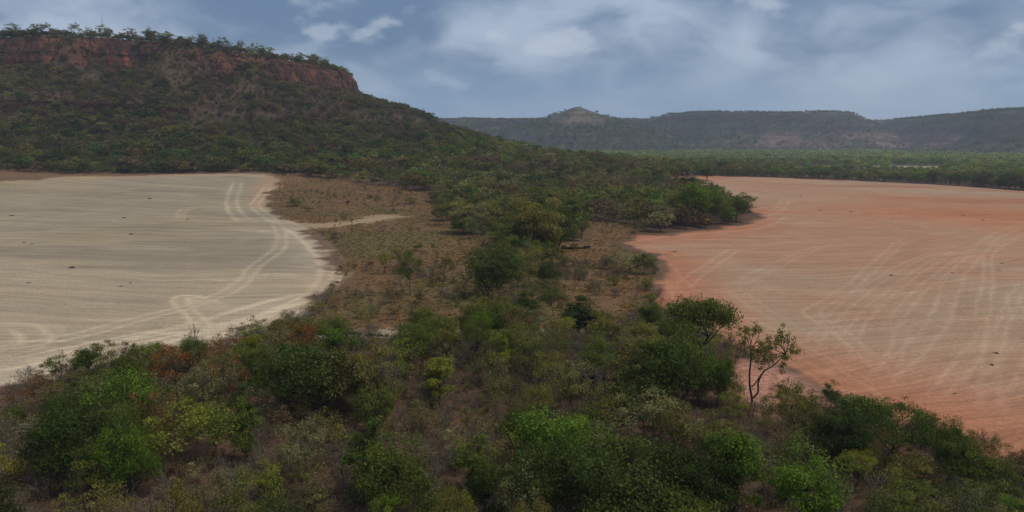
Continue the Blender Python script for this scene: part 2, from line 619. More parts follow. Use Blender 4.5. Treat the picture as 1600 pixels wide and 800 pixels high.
def cliff_strip(name, r0, r1, relief, label, s_step=1.0, n_t=26, spans=None, mat='rock'):
    """rock face that follows the rim: buttresses, gullies and strata"""
    pts = np.array(PLATEAU[1:10], float)
    seg = np.hypot(*np.diff(pts, axis=0).T); S = np.concatenate([[0], np.cumsum(seg)])
    s = np.arange(0, S[-1], s_step)
    q = np.stack([np.interp(s, S, pts[:, 0]), np.interp(s, S, pts[:, 1])], -1)
    k = np.ones(31) / 31
    qs = np.stack([np.convolve(np.pad(q[:, i], 15, 'edge'), k, 'valid') for i in (0, 1)], -1)
    tan = np.gradient(qs, axis=0)
    nrm = np.stack([tan[:, 1], -tan[:, 0]], -1)
    nrm /= np.linalg.norm(nrm, axis=1, keepdims=True)
    nrm = np.stack([np.convolve(np.pad(nrm[:, i], 10, 'edge'), np.ones(21) / 21, 'valid') for i in (0, 1)], -1)
    tt = np.linspace(0, 1, n_t)
    P = np.zeros((len(s), n_t, 3))
    for j, t in enumerate(tt):
        r = r0 + (r1 - r0) * t
        p = qs + nrm * r
        for _ in range(4):
            p = p + nrm * (np.clip(r - mesa_r(p[:, 0], p[:, 1]), -4, 4) * .8)[:, None]
        z = height(p[:, 0], p[:, 1])
        body = math.sin(math.pi * min(1, t * 1.05)) ** .6 if t > 0 else 0
        but = fbm(s / 7.0, z / 40.0, 71, 4) * relief * 1.5 + fbm(s / 2.2, z / 5.0, 73, 3) * relief * .5
        strat = (vnoise(z / 1.4, s / 60.0, 77) - .5) * relief * .5
        kc = cliffness(p[:, 0], p[:, 1]) if r0 < 20 else 1.0
        off = (but + strat + relief * .75) * body * kc - .8 * (1 - body) - 2.2 * (1 - kc)
        P[:, j, :2] = p + nrm * off[:, None]
        P[:, j, 2] = z + .25
    v = P.reshape(-1, 3)
    f = grid_faces(n_t, len(s))
    if spans:
        xc = v[f].mean(1)[:, 0]
        f = f[np.any([(xc > a) & (xc < b) for a, b in spans], 0)]
        v, f = cull(v, f, np.ones(len(f), bool))
    add(name, mk_mesh(name, v, f, [M[mat]], False), kind='structure', label=label, category='cliff')


cliff_strip('cliff_face', -.5, 11.5, 2.6, 'red sandstone cliff band under the mesa rim', .7, 34)
cliff_strip('rock_ledge', 60.5, 68, .9, 'low dark red rock ledge halfway up the mesa slope', 1.2, 14, [(-262, -172), (-128, -108)], 'ledge_rock')


# ------------------------------------------------------------------ ploughed fields
def smooth_path(pts, step=1.2):
    p = np.array(pts, float)
    p = np.vstack([2 * p[0] - p[1], p, 2 * p[-1] - p[-2]])
    out = []
    for i in range(1, len(p) - 2):
        n = max(2, int(np.hypot(*(p[i + 1] - p[i])[:2]) / step))
        t = np.linspace(0, 1, n, endpoint=False)[:, None]
        out.append(.5 * (2 * p[i] + (p[i + 1] - p[i - 1]) * t + (2 * p[i - 1] - 5 * p[i] + 4 * p[i + 1] - p[i + 2]) * t ** 2
                         + (3 * p[i] - p[i - 1] - 3 * p[i + 1] + p[i + 2]) * t ** 3))
    return np.vstack(out + [p[-2][None]])


PALE_TRACKS = [
        ([(-30, 552), (0, 546), (124, 524), (225, 497), (311, 475), (375, 445), (397, 419), (435, 389), (440, 366), (431, 349)], 1.0, 2.4),
        ([(371, 284), (362, 317), (375, 340), (394, 346)], 1.5, 3.4),
        ([(418, 292), (402, 315), (398, 322), (414, 336), (432, 348)], 1.3, 2.6),
        ([(428, 340), (469, 362), (502, 389), (519, 415), (514, 441), (495, 462), (440, 489), (330, 519), (150, 559), (0, 590), (-60, 602)], 2.2, 4.5),
        ([(432, 345), (474, 360), (512, 386), (527, 415), (520, 446), (500, 467)], 1.4, 2.0),
        ([(0, 509), (37, 512), (56, 527), (49, 542), (0, 555)], 1.1, 3.0),
        ([(71, 508), (81, 520), (70, 533)], .8, 2.0),
        ([(440, 490), (360, 508), (250, 520), (120, 545), (0, 570)], 1.2, 2.4),
        ([(330, 520), (280, 470), (300, 465), (340, 478)], .9, 1.8),
        ([(290, 466), (330, 476), (350, 480)], .8, 1.6),
        ([(499, 440), (440, 430), (380, 435), (300, 440)], .8, 2.0),
        ([(440, 366), (410, 362), (370, 360)], .8, 1.8),
        ([(282, 344), (285, 330), (296, 325)], .9, 2.0),
        ([(498, 462), (455, 470), (380, 492), (300, 515), (200, 540), (90, 566)], 2.6, 5.5),
        ([(470, 480), (420, 502), (340, 522), (240, 545)], 2.4, 3.2)]
RED_TRACKS = [
        ([(1500, 360), (1416, 376), (1390, 395), (1360, 421), (1322, 455), (1277, 481), (1270, 492), (1319, 526), (1349, 560), (1338, 571)], .9, 2.0),
        ([(1600, 350), (1551, 372), (1517, 406), (1491, 436), (1476, 477), (1465, 507), (1431, 545), (1394, 575), (1367, 605)], .9, 2.6),
        ([(1585, 372), (1547, 395), (1544, 440), (1536, 477), (1529, 496), (1450, 498), (1416, 507), (1405, 537), (1390, 582)], .7, 1.6),
        ([(1139, 447), (1180, 477), (1225, 504), (1270, 537), (1319, 564)], .8, 2.2),
        ([(1300, 378), (1274, 388), (1214, 414), (1150, 447)], .9, 2.2),
        ([(1150, 388), (1112, 414), (1075, 440), (1062, 460)], .9, 2.4),
        ([(1600, 507), (1585, 477), (1582, 455)], .8, 1.8),
        ([(1598, 535), (1570, 590), (1530, 650)], .8, 2.0),
        ([(1020, 384), (1040, 420), (1070, 450), (1120, 480), (1200, 520), (1290, 570), (1370, 612)], 1.4, 3.0),
        ([(1010, 390), (1032, 440), (1045, 480)], 1.2, 2.4),
        ([(1172, 342), (1215, 328), (1228, 312)], 1.6, 3.2),
        ([(985, 374), (1050, 366), (1130, 360), (1190, 352), (1220, 335)], 2.0, 4.5),
        ([(1200, 540), (1260, 575), (1330, 610)], 1.2, 2.6),
        ([(1230, 350), (1350, 345), (1500, 352), (1640, 350)], 1.2, 3.0),
        ([(1130, 300), (1250, 310), (1400, 306), (1600, 318)], 1.4, 3.5),
        ([(1410, 605), (1460, 600), (1500, 590)], .8, 1.8),
        ([(1560, 500), (1545, 560), (1490, 620)], .8, 1.8)]
RED_TRACKS += [([(1180 + 70 * k, 600 - 30 * k), (1230 + 72 * k, 520 - 24 * k), (1330 + 70 * k, 440 - 18 * k), (1450 + 60 * k, 385 - 9 * k)], .55, 1.7) for k in range(1, 4)]
RED_TRACKS += [([(1100, 470), (1190, 520), (1290, 575), (1400, 640), (1500, 680)], .7, 2.0), ([(1075, 480), (1160, 530), (1260, 588), (1380, 650)], .7, 2.2),
               ([(1290, 500), (1360, 560), (1400, 610)], .5, 1.6), ([(1120, 400), (1220, 380), (1360, 372)], .7, 2.0),
               ([(1600, 440), (1560, 520), (1545, 600), (1560, 660)], .6, 1.7), ([(1570, 470), (1515, 560), (1450, 630)], .6, 1.7)]
RED_RUTS = [([(1232, 571), (1285, 590), (1335, 609), (1375, 630)], 1.3), ([(1100, 525), (1160, 552), (1230, 590)], 1.0)]


def dust(X, Y, tracks, soft):
    """how much each spot has been driven over, 0..1"""
    out = np.zeros(X.shape)
    for k, t in enumerate(tracks):
        path = smooth_path([at(*p) for p in t[0]], 2.0)
        w = t[1] * soft; g = t[2] if len(t) > 2 else 0
        pad = 6 + g
        m = (X > path[:, 0].min() - pad) & (X < path[:, 0].max() + pad) & (Y > path[:, 1].min() - pad) & (Y < path[:, 1].max() + pad)
        if not m.any():
            continue
        x, y = X[m], Y[m]
        d = sdline(x, y, path) + .35 * fbm(x / 5., y / 5., 200 + k, 2)
        e = np.minimum(np.hypot(x - path[0, 0], y - path[0, 1]), np.hypot(x - path[-1, 0], y - path[-1, 1]))
        i = np.exp(-((np.abs(d) - g / 2) / (.30 * w + .10)) ** 2) * (.45 + .55 * vnoise(x / 11., y / 11., 230 + k)) * sstep(0, 10, e + 2)
        if g:
            i = np.maximum(i, .13 * np.exp(-(d / (g * .8)) ** 2))
        out[m] = np.maximum(out[m], i * (.65 + .35 * vnoise(np.array([k * 3.3]), np.array([1.7]), 5)[0]))
    return out


def sheet(name, poly, xs, ys, lift, mat, label, tracks, gain, ruts=()):
    step = float(np.min(np.diff(xs)))
    X, Y = np.meshgrid(xs, ys)
    sd = sdpoly(X, Y, poly)
    f = grid_faces(len(xs), len(ys))
    keep = sd.ravel()[f].mean(1) < .3 * step
    V0 = np.stack([X, Y, sd], -1).reshape(-1, 3)
    V0, f = cull(V0, f, keep)
    X, Y, sd = V0[:, 0], V0[:, 1], V0[:, 2]
    e = .05
    rim = np.abs(sd) < 3
    gx_ = np.zeros(len(X)); gy_ = np.zeros(len(X))
    gx_[rim] = (sdpoly(X[rim] + e, Y[rim], poly) - sd[rim]) / e; gy_[rim] = (sdpoly(X[rim], Y[rim] + e, poly) - sd[rim]) / e
    mv = np.where((sd > -.45 * step) & (sd < 3), sd, 0)
    X = X - gx_ * mv; Y = Y - gy_ * mv
    c = soil(X, Y)
    i = dust(X, Y, tracks, 1.0)
    c = c * (1 + (np.array(gain) - 1) * i[:, None])
    lf = lift * sstep(-.2, .8, -sd) + .02 - .05 * i
    if ruts:
        j = dust(X, Y, ruts, 1.0)
        c = c * (1 - np.array([.3, .42, .5]) * j[:, None])
        lf = lf - .12 * j
    v = np.column_stack([X, Y, height(X, Y) + lf])
    return add(name, mk_mesh(name, v, f, [mat], True, np.clip(c, 0, .85)), kind='structure', label=label, category='field')


pb = np.array(PALE); rb = np.array(RED)
pale_field = sheet('pale_field', PALE, np.arange(pb[:, 0].min() - 2, pb[:, 0].max() + 2, .6),
                   axis([(pb[:, 1].min() - 2, 160, .45, .75), (160, pb[:, 1].max() + 3, .9, 1.8)]), .06, M['pale'], 'pale sandy ploughed field below the mesa',
                   PALE_TRACKS, (1.8, 1.8, 1.78))
red_field = sheet('red_field', RED, np.concatenate([np.arange(rb[:, 0].min() - 2, 190, .5), np.arange(190, rb[:, 0].max() + 3, 2.0)]),
                  axis([(rb[:, 1].min() - 2, 175, .45, .75), (175, rb[:, 1].max() + 4, .9, 2.2)]), .06, M['red'],
                  'red and tan ploughed field with curving wheel tracks', RED_TRACKS, (1.24, 1.36, 1.44), RED_RUTS)

# ------------------------------------------------------------------ far mesas
FAR = [  # plateau outline, top height, slope width
    ([(-700, 2450), (300, 2350), (900, 2420), (1400, 2500), (2600, 2350), (2600, 3600), (-700, 3600)], 93, 330),
    ([(-260, 2020), (-60, 1860), (110, 1840), (330, 1850), (380, 2000), (300, 2300), (-260, 2400)], 79, 260),
    ([(430, 1900), (520, 1790), (640, 1760), (780, 1790), (850, 1880), (900, 2100), (900, 2400), (450, 2400)], 95, 240),
    ([(60, 1610), (130, 1560), (240, 1555), (290, 1600), (260, 1850), (80, 1850)], 42, 130),
    ([(-110, 1680), (-20, 1650), (40, 1700), (30, 1880), (-110, 1900)], 44, 120),
    ([(900, 1370), (960, 1310), (1080, 1290), (1700, 1290), (2400, 1300), (2400, 2000), (1000, 2000)], 82, 120),
]
FR = np.array([-1, 0, .05, .13, .30, .36, .5, .75, 1.0]); FZ = np.array([1.0, .985, .93, .80, .62, .52, .30, .08, 0])


def far_height(x, y):
    z = np.full(np.shape(x), -6.0); rw = np.full(np.shape(x), 1.0)
    for i, (poly, top, w) in enumerate(FAR):
        r = sdpoly(x, y, poly)
        r = r + w * (.20 * fbm(x / 150., y / 150., 101 + i, 4) + .06 * fbm(x / 45., y / 45., 111 + i, 2))
        zz = np.interp(r / w, FR, FZ) * top * (1 + .09 * fbm(x / 170., y / 170., 121 + i, 3)) - 3
        zz = np.where(r < w, zz, -6)
        rw = np.where(zz > z, r / w, rw)
        z = np.maximum(z, zz)
    d = np.hypot((x - 150) / 1.6, y - 1700) * (1 + .10 * fbm(x / 40., y / 40., 131, 2))
    zc = np.interp(d, [0, 8, 45, 80, 120, 180], [101, 97, 74, 60, 44, -6])
    rw = np.where(zc > z, .25, rw)
    return np.maximum(z, zc), rw


fx = np.arange(-700, 2300, 11.0); fy = np.arange(1130, 2900, 11.0)
X, Y = np.meshgrid(fx, fy)
Z, RW = far_height(X, Y)
gyy, gxx = np.gradient(Z, 11.0)
slope = np.hypot(gxx, gyy)
n = fbm(X / 60, Y / 60, 141, 4); n2 = fbm(X / 170, Y / 120, 149, 3)
c_ = np.zeros(X.shape + (3,)) + np.array([.085, .092, .045])
c_ = lerp(c_, (.050, .030, .030), sstep(.0, .03, RW) * (1 - sstep(.14, .20, RW)) * sstep(-.5, .1, n))  # purple cliff band, with the shadow on it darkened into the colour
c_ = lerp(c_, (.070, .072, .038), sstep(.16, .22, RW))
c_ = lerp(c_, (.050, .032, .032), sstep(.26, .30, RW) * (1 - sstep(.36, .40, RW)) * sstep(-.4, .1, n))  # lower rock band, shadow put into its colour as well
c_ = lerp(c_, (.205, .132, .102), sstep(.36, .40, RW) * (1 - sstep(.62, .85, RW)) * sstep(-.25, .12, n2 + .35 * n))
c_ = lerp(c_, (.24, .165, .105), .95 * np.exp(-(((X - 150) / 42.) ** 2 + ((Y - 1655) / 45.) ** 2)) * sstep(45, 60, Z))
f = grid_faces(len(fx), len(fy))
keep = Z.ravel()[f].max(1) > -3.9
FARTOP = (fx, fy, Z)
v, f, cc = cull(np.stack([X, Y, Z], -1).reshape(-1, 3), f, keep, c_.reshape(-1, 3))
add('far_hills', mk_mesh('far_hills', v, f, [M['hill']], True, cc), kind='structure',
    label='distant flat-topped ridge of wooded mesas across the valley', category='hills')

# ------------------------------------------------------------------ plant models
def tube(path, radii, sides):
    path = np.asarray(path, float); n = len(path)
    tan = np.gradient(path, axis=0) if n > 2 else np.repeat((path[1] - path[0])[None], n, 0)
    tan /= np.linalg.norm(tan, axis=1, keepdims=True) + 1e-9
    ref = np.array([1., 0, 0]) if abs(tan[0, 0]) < .8 else np.array([0, 1., 0])
    u = np.cross(tan, ref); u /= np.linalg.norm(u, axis=1, keepdims=True) + 1e-9
    w = np.cross(tan, u)
    a = np.linspace(0, 2 * math.pi, sides, endpoint=False)
    v = path[:, None] + np.asarray(radii)[:, None, None] * (np.cos(a)[None, :, None] * u[:, None] + np.sin(a)[None, :, None] * w[:, None])
    i = np.arange(n - 1)[:, None] * sides + np.arange(sides)[None]
    j = np.arange(n - 1)[:, None] * sides + (np.arange(sides)[None] + 1) % sides
    f = np.stack([i, j, j + sides, i + sides], -1).reshape(-1, 4)
    return v.reshape(-1, 3), f


class Geo:
    def __init__(s):
        s.v = []; s.f = []; s.n = 0

    def put(s, v, f):
        s.v.append(v); s.f.append(f + s.n); s.n += len(v)

    def arrays(s):
        return np.vstack(s.v), np.vstack(s.f)


def leaf_quads(r, pts, out, size, aspect=.55, jitter=.35):
    """one folded-looking diamond per leaf spray"""
    n = len(pts)
    nr = r.normal(size=(n, 3)); nr /= np.linalg.norm(nr, axis=1, keepdims=True)
    nr = nr * .8 + out * .7 + np.array([0, 0, .45]); nr /= np.linalg.norm(nr, axis=1, keepdims=True)
    t = r.normal(size=(n, 3)); t -= (t * nr).sum(1, keepdims=True) * nr
    t /= np.linalg.norm(t, axis=1, keepdims=True); b = np.cross(nr, t)
    L = size * (1 + jitter * (r.random((n, 1)) * 2 - 1))
    droop = nr * L * .18
    v = np.stack([pts - t * L * .5, pts + b * L * aspect * .5 - droop * .5, pts + t * L * .5 - droop, pts - b * L * aspect * .5 - droop * .5], 1)
    return v.reshape(-1, 3), np.arange(n * 4).reshape(-1, 4)


def make_tree(seed, H, W, base, form, n_cl, n_leaf, leaf, r_trunk, cl=.30, lean=.0, sides=5, stems=1, twig=True):
    """returns (wood verts, wood faces), (leaf verts, leaf faces)"""
    r = np.random.default_rng(seed)
    wood = Geo(); leaves = Geo()
    a = W / 2; c = (H - base) / 2; cz = base + c
    ph = r.random(6) * 6.28
    cents = []
    tries = 0
    while len(cents) < n_cl and tries < 4000:
        tries += 1
        d = r.normal(size=3); d /= np.linalg.norm(d)
        k = r.random() ** .45
        k = .35 + .65 * k
        az = math.atan2(d[1], d[0])
        lob = 1 + .22 * math.sin(2 * az + ph[0]) * 1 + .16 * math.sin(3 * az + ph[1] + 2 * d[2]) + .12 * math.sin(5 * az + ph[2])
        p = d * k * lob
        if form == 'umbrella' and (p[2] < -.25 or (p[2] < .1 and math.hypot(p[0], p[1]) < .45)):
            continue
        if form == 'round' and p[2] < -.55:
            continue
        if form == 'open' and p[2] < -.7:
            continue
        q = np.array([p[0] * a * .86, p[1] * a * .86, cz + p[2] * c * .86])
        if form == 'oval':
            q[:2] *= 1 - .35 * max(0, p[2])
        md = .16 * W if form == 'open' else .10 * W
        if any(np.linalg.norm(q - e) < md for e in cents) and r.random() < .8:
            continue
        cents.append(q)
    cents = np.array(cents)
    # stems
    tops = []
    for s in range(stems):
        an = r.random() * 6.28
        off = np.array([math.cos(an), math.sin(an), 0]) * (.10 * W * (stems > 1))
        top = np.array([lean * H * .5, 0, cz + .1 * c]) + off * 3
        n = 7
        tt = np.linspace(0, 1, n)[:, None]
        path = off * .3 + (top - off * .3) * tt
        path[1:-1, :2] += r.normal(size=(n - 2, 2)) * .035 * H
        path[0, 2] = -.25
        rad = r_trunk * (1 - .72 * tt[:, 0]) / (stems ** .5)
        rad[0] *= 1.35
        wood.put(*tube(path, rad, sides + 1))
        tops.append((path, rad))
    lw = math.sqrt(max(1, len(cents)))
    for q in cents:
        path, rad = tops[r.integers(stems)]
        dist = np.linalg.norm(path - q, axis=1) + 1.0 * np.maximum(0, path[:, 2] - q[2] + .25 * H * .5)
        lo = max(1, int(np.argmin(dist)) - r.integers(0, 2))
        p0 = path[lo]
        mid = .5 * (p0 + q) + r.normal(size=3) * .05 * W + np.array([0, 0, -.04 * H])
        t = np.linspace(0, 1, 5)[:, None]
        bz = p0 * (1 - t) ** 2 + 2 * mid * t * (1 - t) + q * t ** 2
        r0 = min(rad[lo] * .55, .06 * r_trunk / .12)
        wood.put(*tube(bz, r0 * (1 - .8 * t[:, 0]), sides - 1 if sides > 3 else 3))
        if twig:
            for _ in range(3):
                e = q + r.normal(size=3) * cl * a * .55
                wood.put(*tube(np.array([bz[3], .5 * (bz[3] + e) + r.normal(size=3) * .05, e]), np.array([r0 * .4, r0 * .28, r0 * .1]), 3))
    # leaves
    cr = cl * a
    n_each = np.maximum(6, (n_leaf / len(cents) * (.55 + .9 * r.random(len(cents))))).astype(int)
    for q, ne in zip(cents, n_each):
        d = r.normal(size=(ne, 3)); d /= np.linalg.norm(d, axis=1, keepdims=True)
        k = (r.random((ne, 1)) ** .5) * (.6 + .8 * r.random())
        p = q + d * k * cr * np.array([1.1, 1.1, .72])
        o = (p - np.array([0, 0, cz - .3 * c])); o /= np.linalg.norm(o, axis=1, keepdims=True) + 1e-6
        leaves.put(*leaf_quads(r, p, o * .5 + d * .5, leaf))
    return wood.arrays(), leaves.arrays()


def make_bare(seed, H, spread, depth=5, r0=.10, stems=1, base=.25, upward=.35, minr=.011):
    r = np.random.default_rng(seed)
    wood = Geo(); tips = []

    def grow(p, d, L, rad, lev):
        n = 4
        pts = [p]
        for i in range(n):
            d = d + r.normal(size=3) * .16 + np.array([0, 0, .05 * upward])
            d /= np.linalg.norm(d)
            pts.append(pts[-1] + d * L / n)
        pts = np.array(pts)
        rr = np.linspace(rad, rad * .62, n + 1)
        wood.put(*tube(pts, np.maximum(rr, minr), 5 if lev > 2 else 3))
        if lev == 0:
            tips.append(pts[-1]); return
        k = 2 if lev > 3 else r.integers(2, 4)
        for i in range(k):
            nd = d + r.normal(size=3) * spread + np.array([0, 0, upward * .3])
            nd /= np.linalg.norm(nd)
            s = pts[-1] if i < 2 else pts[r.integers(2, n)]
            grow(s, nd, L * (.62 + .25 * r.random()), max(minr, rad * .6), lev - 1)
        if lev <= depth - 1:
            nd = d + r.normal(size=3) * spread * 1.3; nd /= np.linalg.norm(nd)
            grow(pts[2], nd, L * .5, max(minr, rad * .4), max(0, lev - 2))

    for s in range(stems):
        an = r.random() * 6.28
        d = np.array([math.cos(an) * .35 * (stems > 1), math.sin(an) * .35 * (stems > 1), 1.0])
        grow(np.array([0, 0, -.15]), d / np.linalg.norm(d), base * H, r0, depth)
    v, f = wood.arrays()
    v[:, 2] *= H / v[:, 2].max()
    k = H / max(t[2] for t in tips) if tips else 1
    return (v, f), np.array(tips)


def tips_leaves(seed, tips, n, rad, leaf):
    r = np.random.default_rng(seed)
    c = tips[r.integers(len(tips), size=n)]
    d = r.normal(size=(n, 3))
    p = c + d * rad * .5
    return leaf_quads(r, p, d / np.linalg.norm(d, axis=1, keepdims=True), leaf)


class Model:
    """a plant model: wood and leaf meshes in metres, with its own height and width"""
    def __init__(s, name, wood, leaf, bark='bark'):
        s.name = name
        allv = leaf[0] if leaf is not None else wood[0]
        s.H = float(np.percentile(allv[:, 2], 99.5))
        s.W = float(2 * np.percentile(np.hypot(allv[:, 0], allv[:, 1]), 92))
        s.wood, s.leaf, s.bark = wood, leaf, bark
        s._w = s._l = s._j = None

    def wood_mesh(s):
        if s._w is None:
            s._w = mk_mesh(s.name + '_wood', *s.wood, [M[s.bark]], True)
        return s._w

    def leaf_mesh(s):
        if s._l is None and s.leaf is not None:
            s._l = mk_mesh(s.name + '_foliage', *s.leaf, [M['leaf']])
        return s._l

    def joined(s):
        if s._j is None:
            if s.leaf is None:
                s._j = mk_mesh(s.name + '_whole', *s.wood, [M[s.bark]])
            else:
                v = np.vstack([s.wood[0], s.leaf[0]]); f = np.vstack([s.wood[1], s.leaf[1] + len(s.wood[0])])
                s._j = mk_mesh(s.name + '_whole', v, f, [M[s.bark], M['leaf']], midx=np.r_[np.zeros(len(s.wood[1])), np.ones(len(s.leaf[1]))])
        return s._j


MD = {}


def mdl(key, *a, bark='bark', **k):
    w, l = make_tree(*a, **k)
    MD[key] = Model(key, w, l, bark)


# seed, H, W, base, form, clusters, leaves, leaf size, trunk radius
mdl('round1', 1, 6.0, 6.0, 1.1, 'round', 46, 9222, 0.194, .13)
mdl('round2', 2, 6.2, 5.6, 1.0, 'round', 40, 8330, 0.194, .13, lean=.1)
mdl('round3', 3, 5.6, 6.4, .7, 'round', 52, 9520, 0.186, .13, stems=2)
mdl('dense1', 4, 5.5, 7.5, .3, 'round', 70, 12197, 0.186, .12, stems=3, cl=.26)
mdl('dense2', 5, 5.2, 6.6, .4, 'round', 60, 11007, 0.186, .12, stems=2, cl=.27)
mdl('open1', 6, 6.0, 5.6, 1.8, 'open', 20, 3421, 0.186, .10, cl=.30)
mdl('open2', 7, 6.4, 5.2, 1.9, 'open', 18, 2975, 0.186, .10, cl=.30, lean=.2)
mdl('open3', 8, 5.6, 5.4, 1.5, 'open', 22, 3718, 0.177, .10, cl=.28, stems=2)
mdl('open4', 9, 6.2, 5.0, 1.4, 'open', 26, 3867, 0.169, .09, cl=.26, stems=2, bark='pale_bark')
mdl('umb1', 10, 6.0, 7.0, 2.6, 'umbrella', 34, 6247, 0.161, .12, cl=.24)
mdl('umb2', 11, 6.0, 6.4, 2.8, 'umbrella', 28, 5057, 0.169, .12, cl=.25, lean=.15)
mdl('cap1', 22, 6.0, 5.6, 3.0, 'umbrella', 40, 9000, .20, .13, cl=.30)
mdl('oval1', 12, 6.5, 4.0, 1.0, 'oval', 34, 6247, 0.186, .11, cl=.36)
mdl('oval2', 13, 6.5, 3.4, 1.2, 'oval', 26, 4760, 0.186, .10, cl=.38)
mdl('oval3', 14, 6.0, 3.8, .5, 'oval', 36, 6842, 0.203, .11, cl=.36)
mdl('thin1', 15, 6.0, 4.6, 1.4, 'open', 24, 1636, 0.144, .08, cl=.30, bark='pale_bark', stems=2)
mdl('thin2', 16, 5.6, 5.0, 1.2, 'open', 26, 1785, 0.144, .08, cl=.28, bark='pale_bark')
mdl('thin3', 17, 5.6, 4.4, 1.0, 'open', 30, 2231, 0.135, .07, cl=.28, stems=3)
mdl('shrub1', 18, 2.4, 2.8, .15, 'round', 22, 1933, 0.144, .04, cl=.34, stems=3)
mdl('shrub2', 19, 2.2, 2.6, .15, 'open', 18, 1338, 0.135, .04, cl=.34, stems=3)
mdl('shrub3', 20, 2.6, 2.4, .2, 'open', 18, 1041, 0.127, .04, cl=.34, stems=3, bark='pale_bark')
mdl('shrub4', 21, 2.0, 3.0, .1, 'round', 24, 2082, 0.135, .04, cl=.30, stems=4)
TREES_DENSE = ['round1', 'round2', 'round3', 'dense1', 'dense2', 'oval1', 'oval3']
TREES_OPEN = ['open1', 'open2', 'open3', 'open4', 'umb1', 'umb2', 'thin1', 'thin2', 'thin3', 'oval2']
SHRUBS = ['shrub1', 'shrub2', 'shrub3', 'shrub4']
for i, (sd, H, spv, st) in enumerate([(31, 6.0, .55, 1), (32, 6.5, .42, 1), (33, 5.5, .7, 1), (34, 5.0, .6, 2)]):
    w, tips = make_bare(sd, H, spv, 5, .09, st)
    MD['bare%d' % (i + 1)] = Model('bare%d' % (i + 1), w, None, 'pale_bark' if i % 2 else 'bark')
for i, (sd, H) in enumerate([(41, 2.2), (42, 1.9), (43, 2.4)]):
    w, tips = make_bare(sd, H, .65, 3, .025, 6, .3, .5, .009)
    l = tips_leaves(sd, tips, 140, .5, .13)
    MD['scrub%d' % (i + 1)] = Model('scrub%d' % (i + 1), w, l, 'pale_bark')


def make_tuft(seed, H, W, n, wid):
    r = np.random.default_rng(seed)
    az = r.random(n) * 6.28; rr = r.random(n) ** .5 * W * .3
    b = np.stack([np.cos(az) * rr, np.sin(az) * rr, np.zeros(n) - .03], -1)
    lean = np.stack([np.cos(az), np.sin(az), np.zeros(n)], -1) * (r.random((n, 1)) * .6 + .1) * W * .5
    h = H * (.5 + .6 * r.random((n, 1)))
    t = b + lean + np.array([0, 0, 1]) * h
    m = b + lean * .35 + np.array([0, 0, 1]) * h * .6
    s = np.stack([-np.sin(az + r.normal(size=n)), np.cos(az), np.zeros(n)], -1) * wid
    v = np.stack([b - s, b + s, m + s * .8, t, m - s * .8], 1).reshape(-1, 3)
    k = np.arange(n)[:, None] * 5
    f = np.vstack([k + np.array([0, 1, 2, 4]), k + np.array([4, 2, 3, 3])])
    return v, f


def tuft_model(key, *a):
    v, f = make_tuft(*a)
    # last quad of each blade is a triangle folded onto itself: give the tip a little width instead
    v = v.copy()
    f2 = f.copy()
    bad = f2[:, 2] == f2[:, 3]
    f2 = np.vstack([f2[~bad]])
    MD[key] = Model(key, (v, f2[:1]), (v, f2))


tuft_model('tuft1', 51, .75, .8, 46, .030)
tuft_model('tuft2', 52, .60, .9, 46, .032)
tuft_model('tuft3', 53, .45, .8, 40, .034)
# coarser models for things hundreds of metres off
mdl('mid1', 61, 5.6, 5.6, .8, 'round', 26, 640, .55, .12, sides=3, twig=False)
mdl('mid2', 62, 5.2, 5.0, 1.0, 'open', 18, 420, .52, .11, sides=3, twig=False)
mdl('mid3', 63, 6.0, 4.8, 1.4, 'open', 16, 360, .50, .11, sides=3, twig=False, cl=.34)
mdl('mid4', 64, 5.0, 6.0, .4, 'round', 28, 700, .55, .11, sides=3, stems=2, twig=False)
mdl('mid5', 65, 5.6, 4.6, 1.0, 'open', 18, 210, .42, .09, sides=3, bark='pale_bark', stems=2, twig=True)
mdl('mid6', 66, 3.0, 3.6, .2, 'round', 18, 360, .42, .06, sides=3, stems=2, twig=False)
mdl('far1', 71, 8.0, 8.5, .8, 'round', 20, 190, 1.35, .16, sides=3, twig=False)
mdl('far2', 72, 8.0, 7.0, 1.0, 'round', 18, 170, 1.25, .16, sides=3, twig=False)
mdl('far3', 73, 7.0, 8.0, .6, 'open', 16, 150, 1.25, .16, sides=3, twig=False)

# ------------------------------------------------------------------ foliage colours
LC = {
    'dark green': (.042, .066, .018), 'deep green': (.064, .092, .023), 'mid green': (.100, .125, .030), 'bright green': (.110, .178, .027),
    'yellow-green': (.178, .192, .036), 'olive green': (.152, .144, .046), 'grey-green': (.172, .162, .088), 'rusty brown': (.185, .090, .042),
    'pale green': (.225, .250, .100), 'dull brown': (.160, .108, .068),
}


def lcol(name, r, var=.14):
    c = np.array(LC[name]) * (1 + var * (r.random() * 2 - 1))
    return tuple(float(x) for x in c * (1 + .06 * (r.random(3) * 2 - 1)))


# ------------------------------------------------------------------ individual plants
PLACED = []          # records for the labels
pr = np.random.default_rng(5)
FORM_WORD = {'round': 'round-crowned', 'dense': 'dense bushy', 'open': 'open-crowned', 'umb': 'spreading flat-crowned', 'cap': 'dense flat-crowned', 'oval': 'upright oval',
             'thin': 'thin-leaved', 'shrub': 'low', 'bare': 'leafless', 'scrub': 'twiggy', 'mid': 'small'}


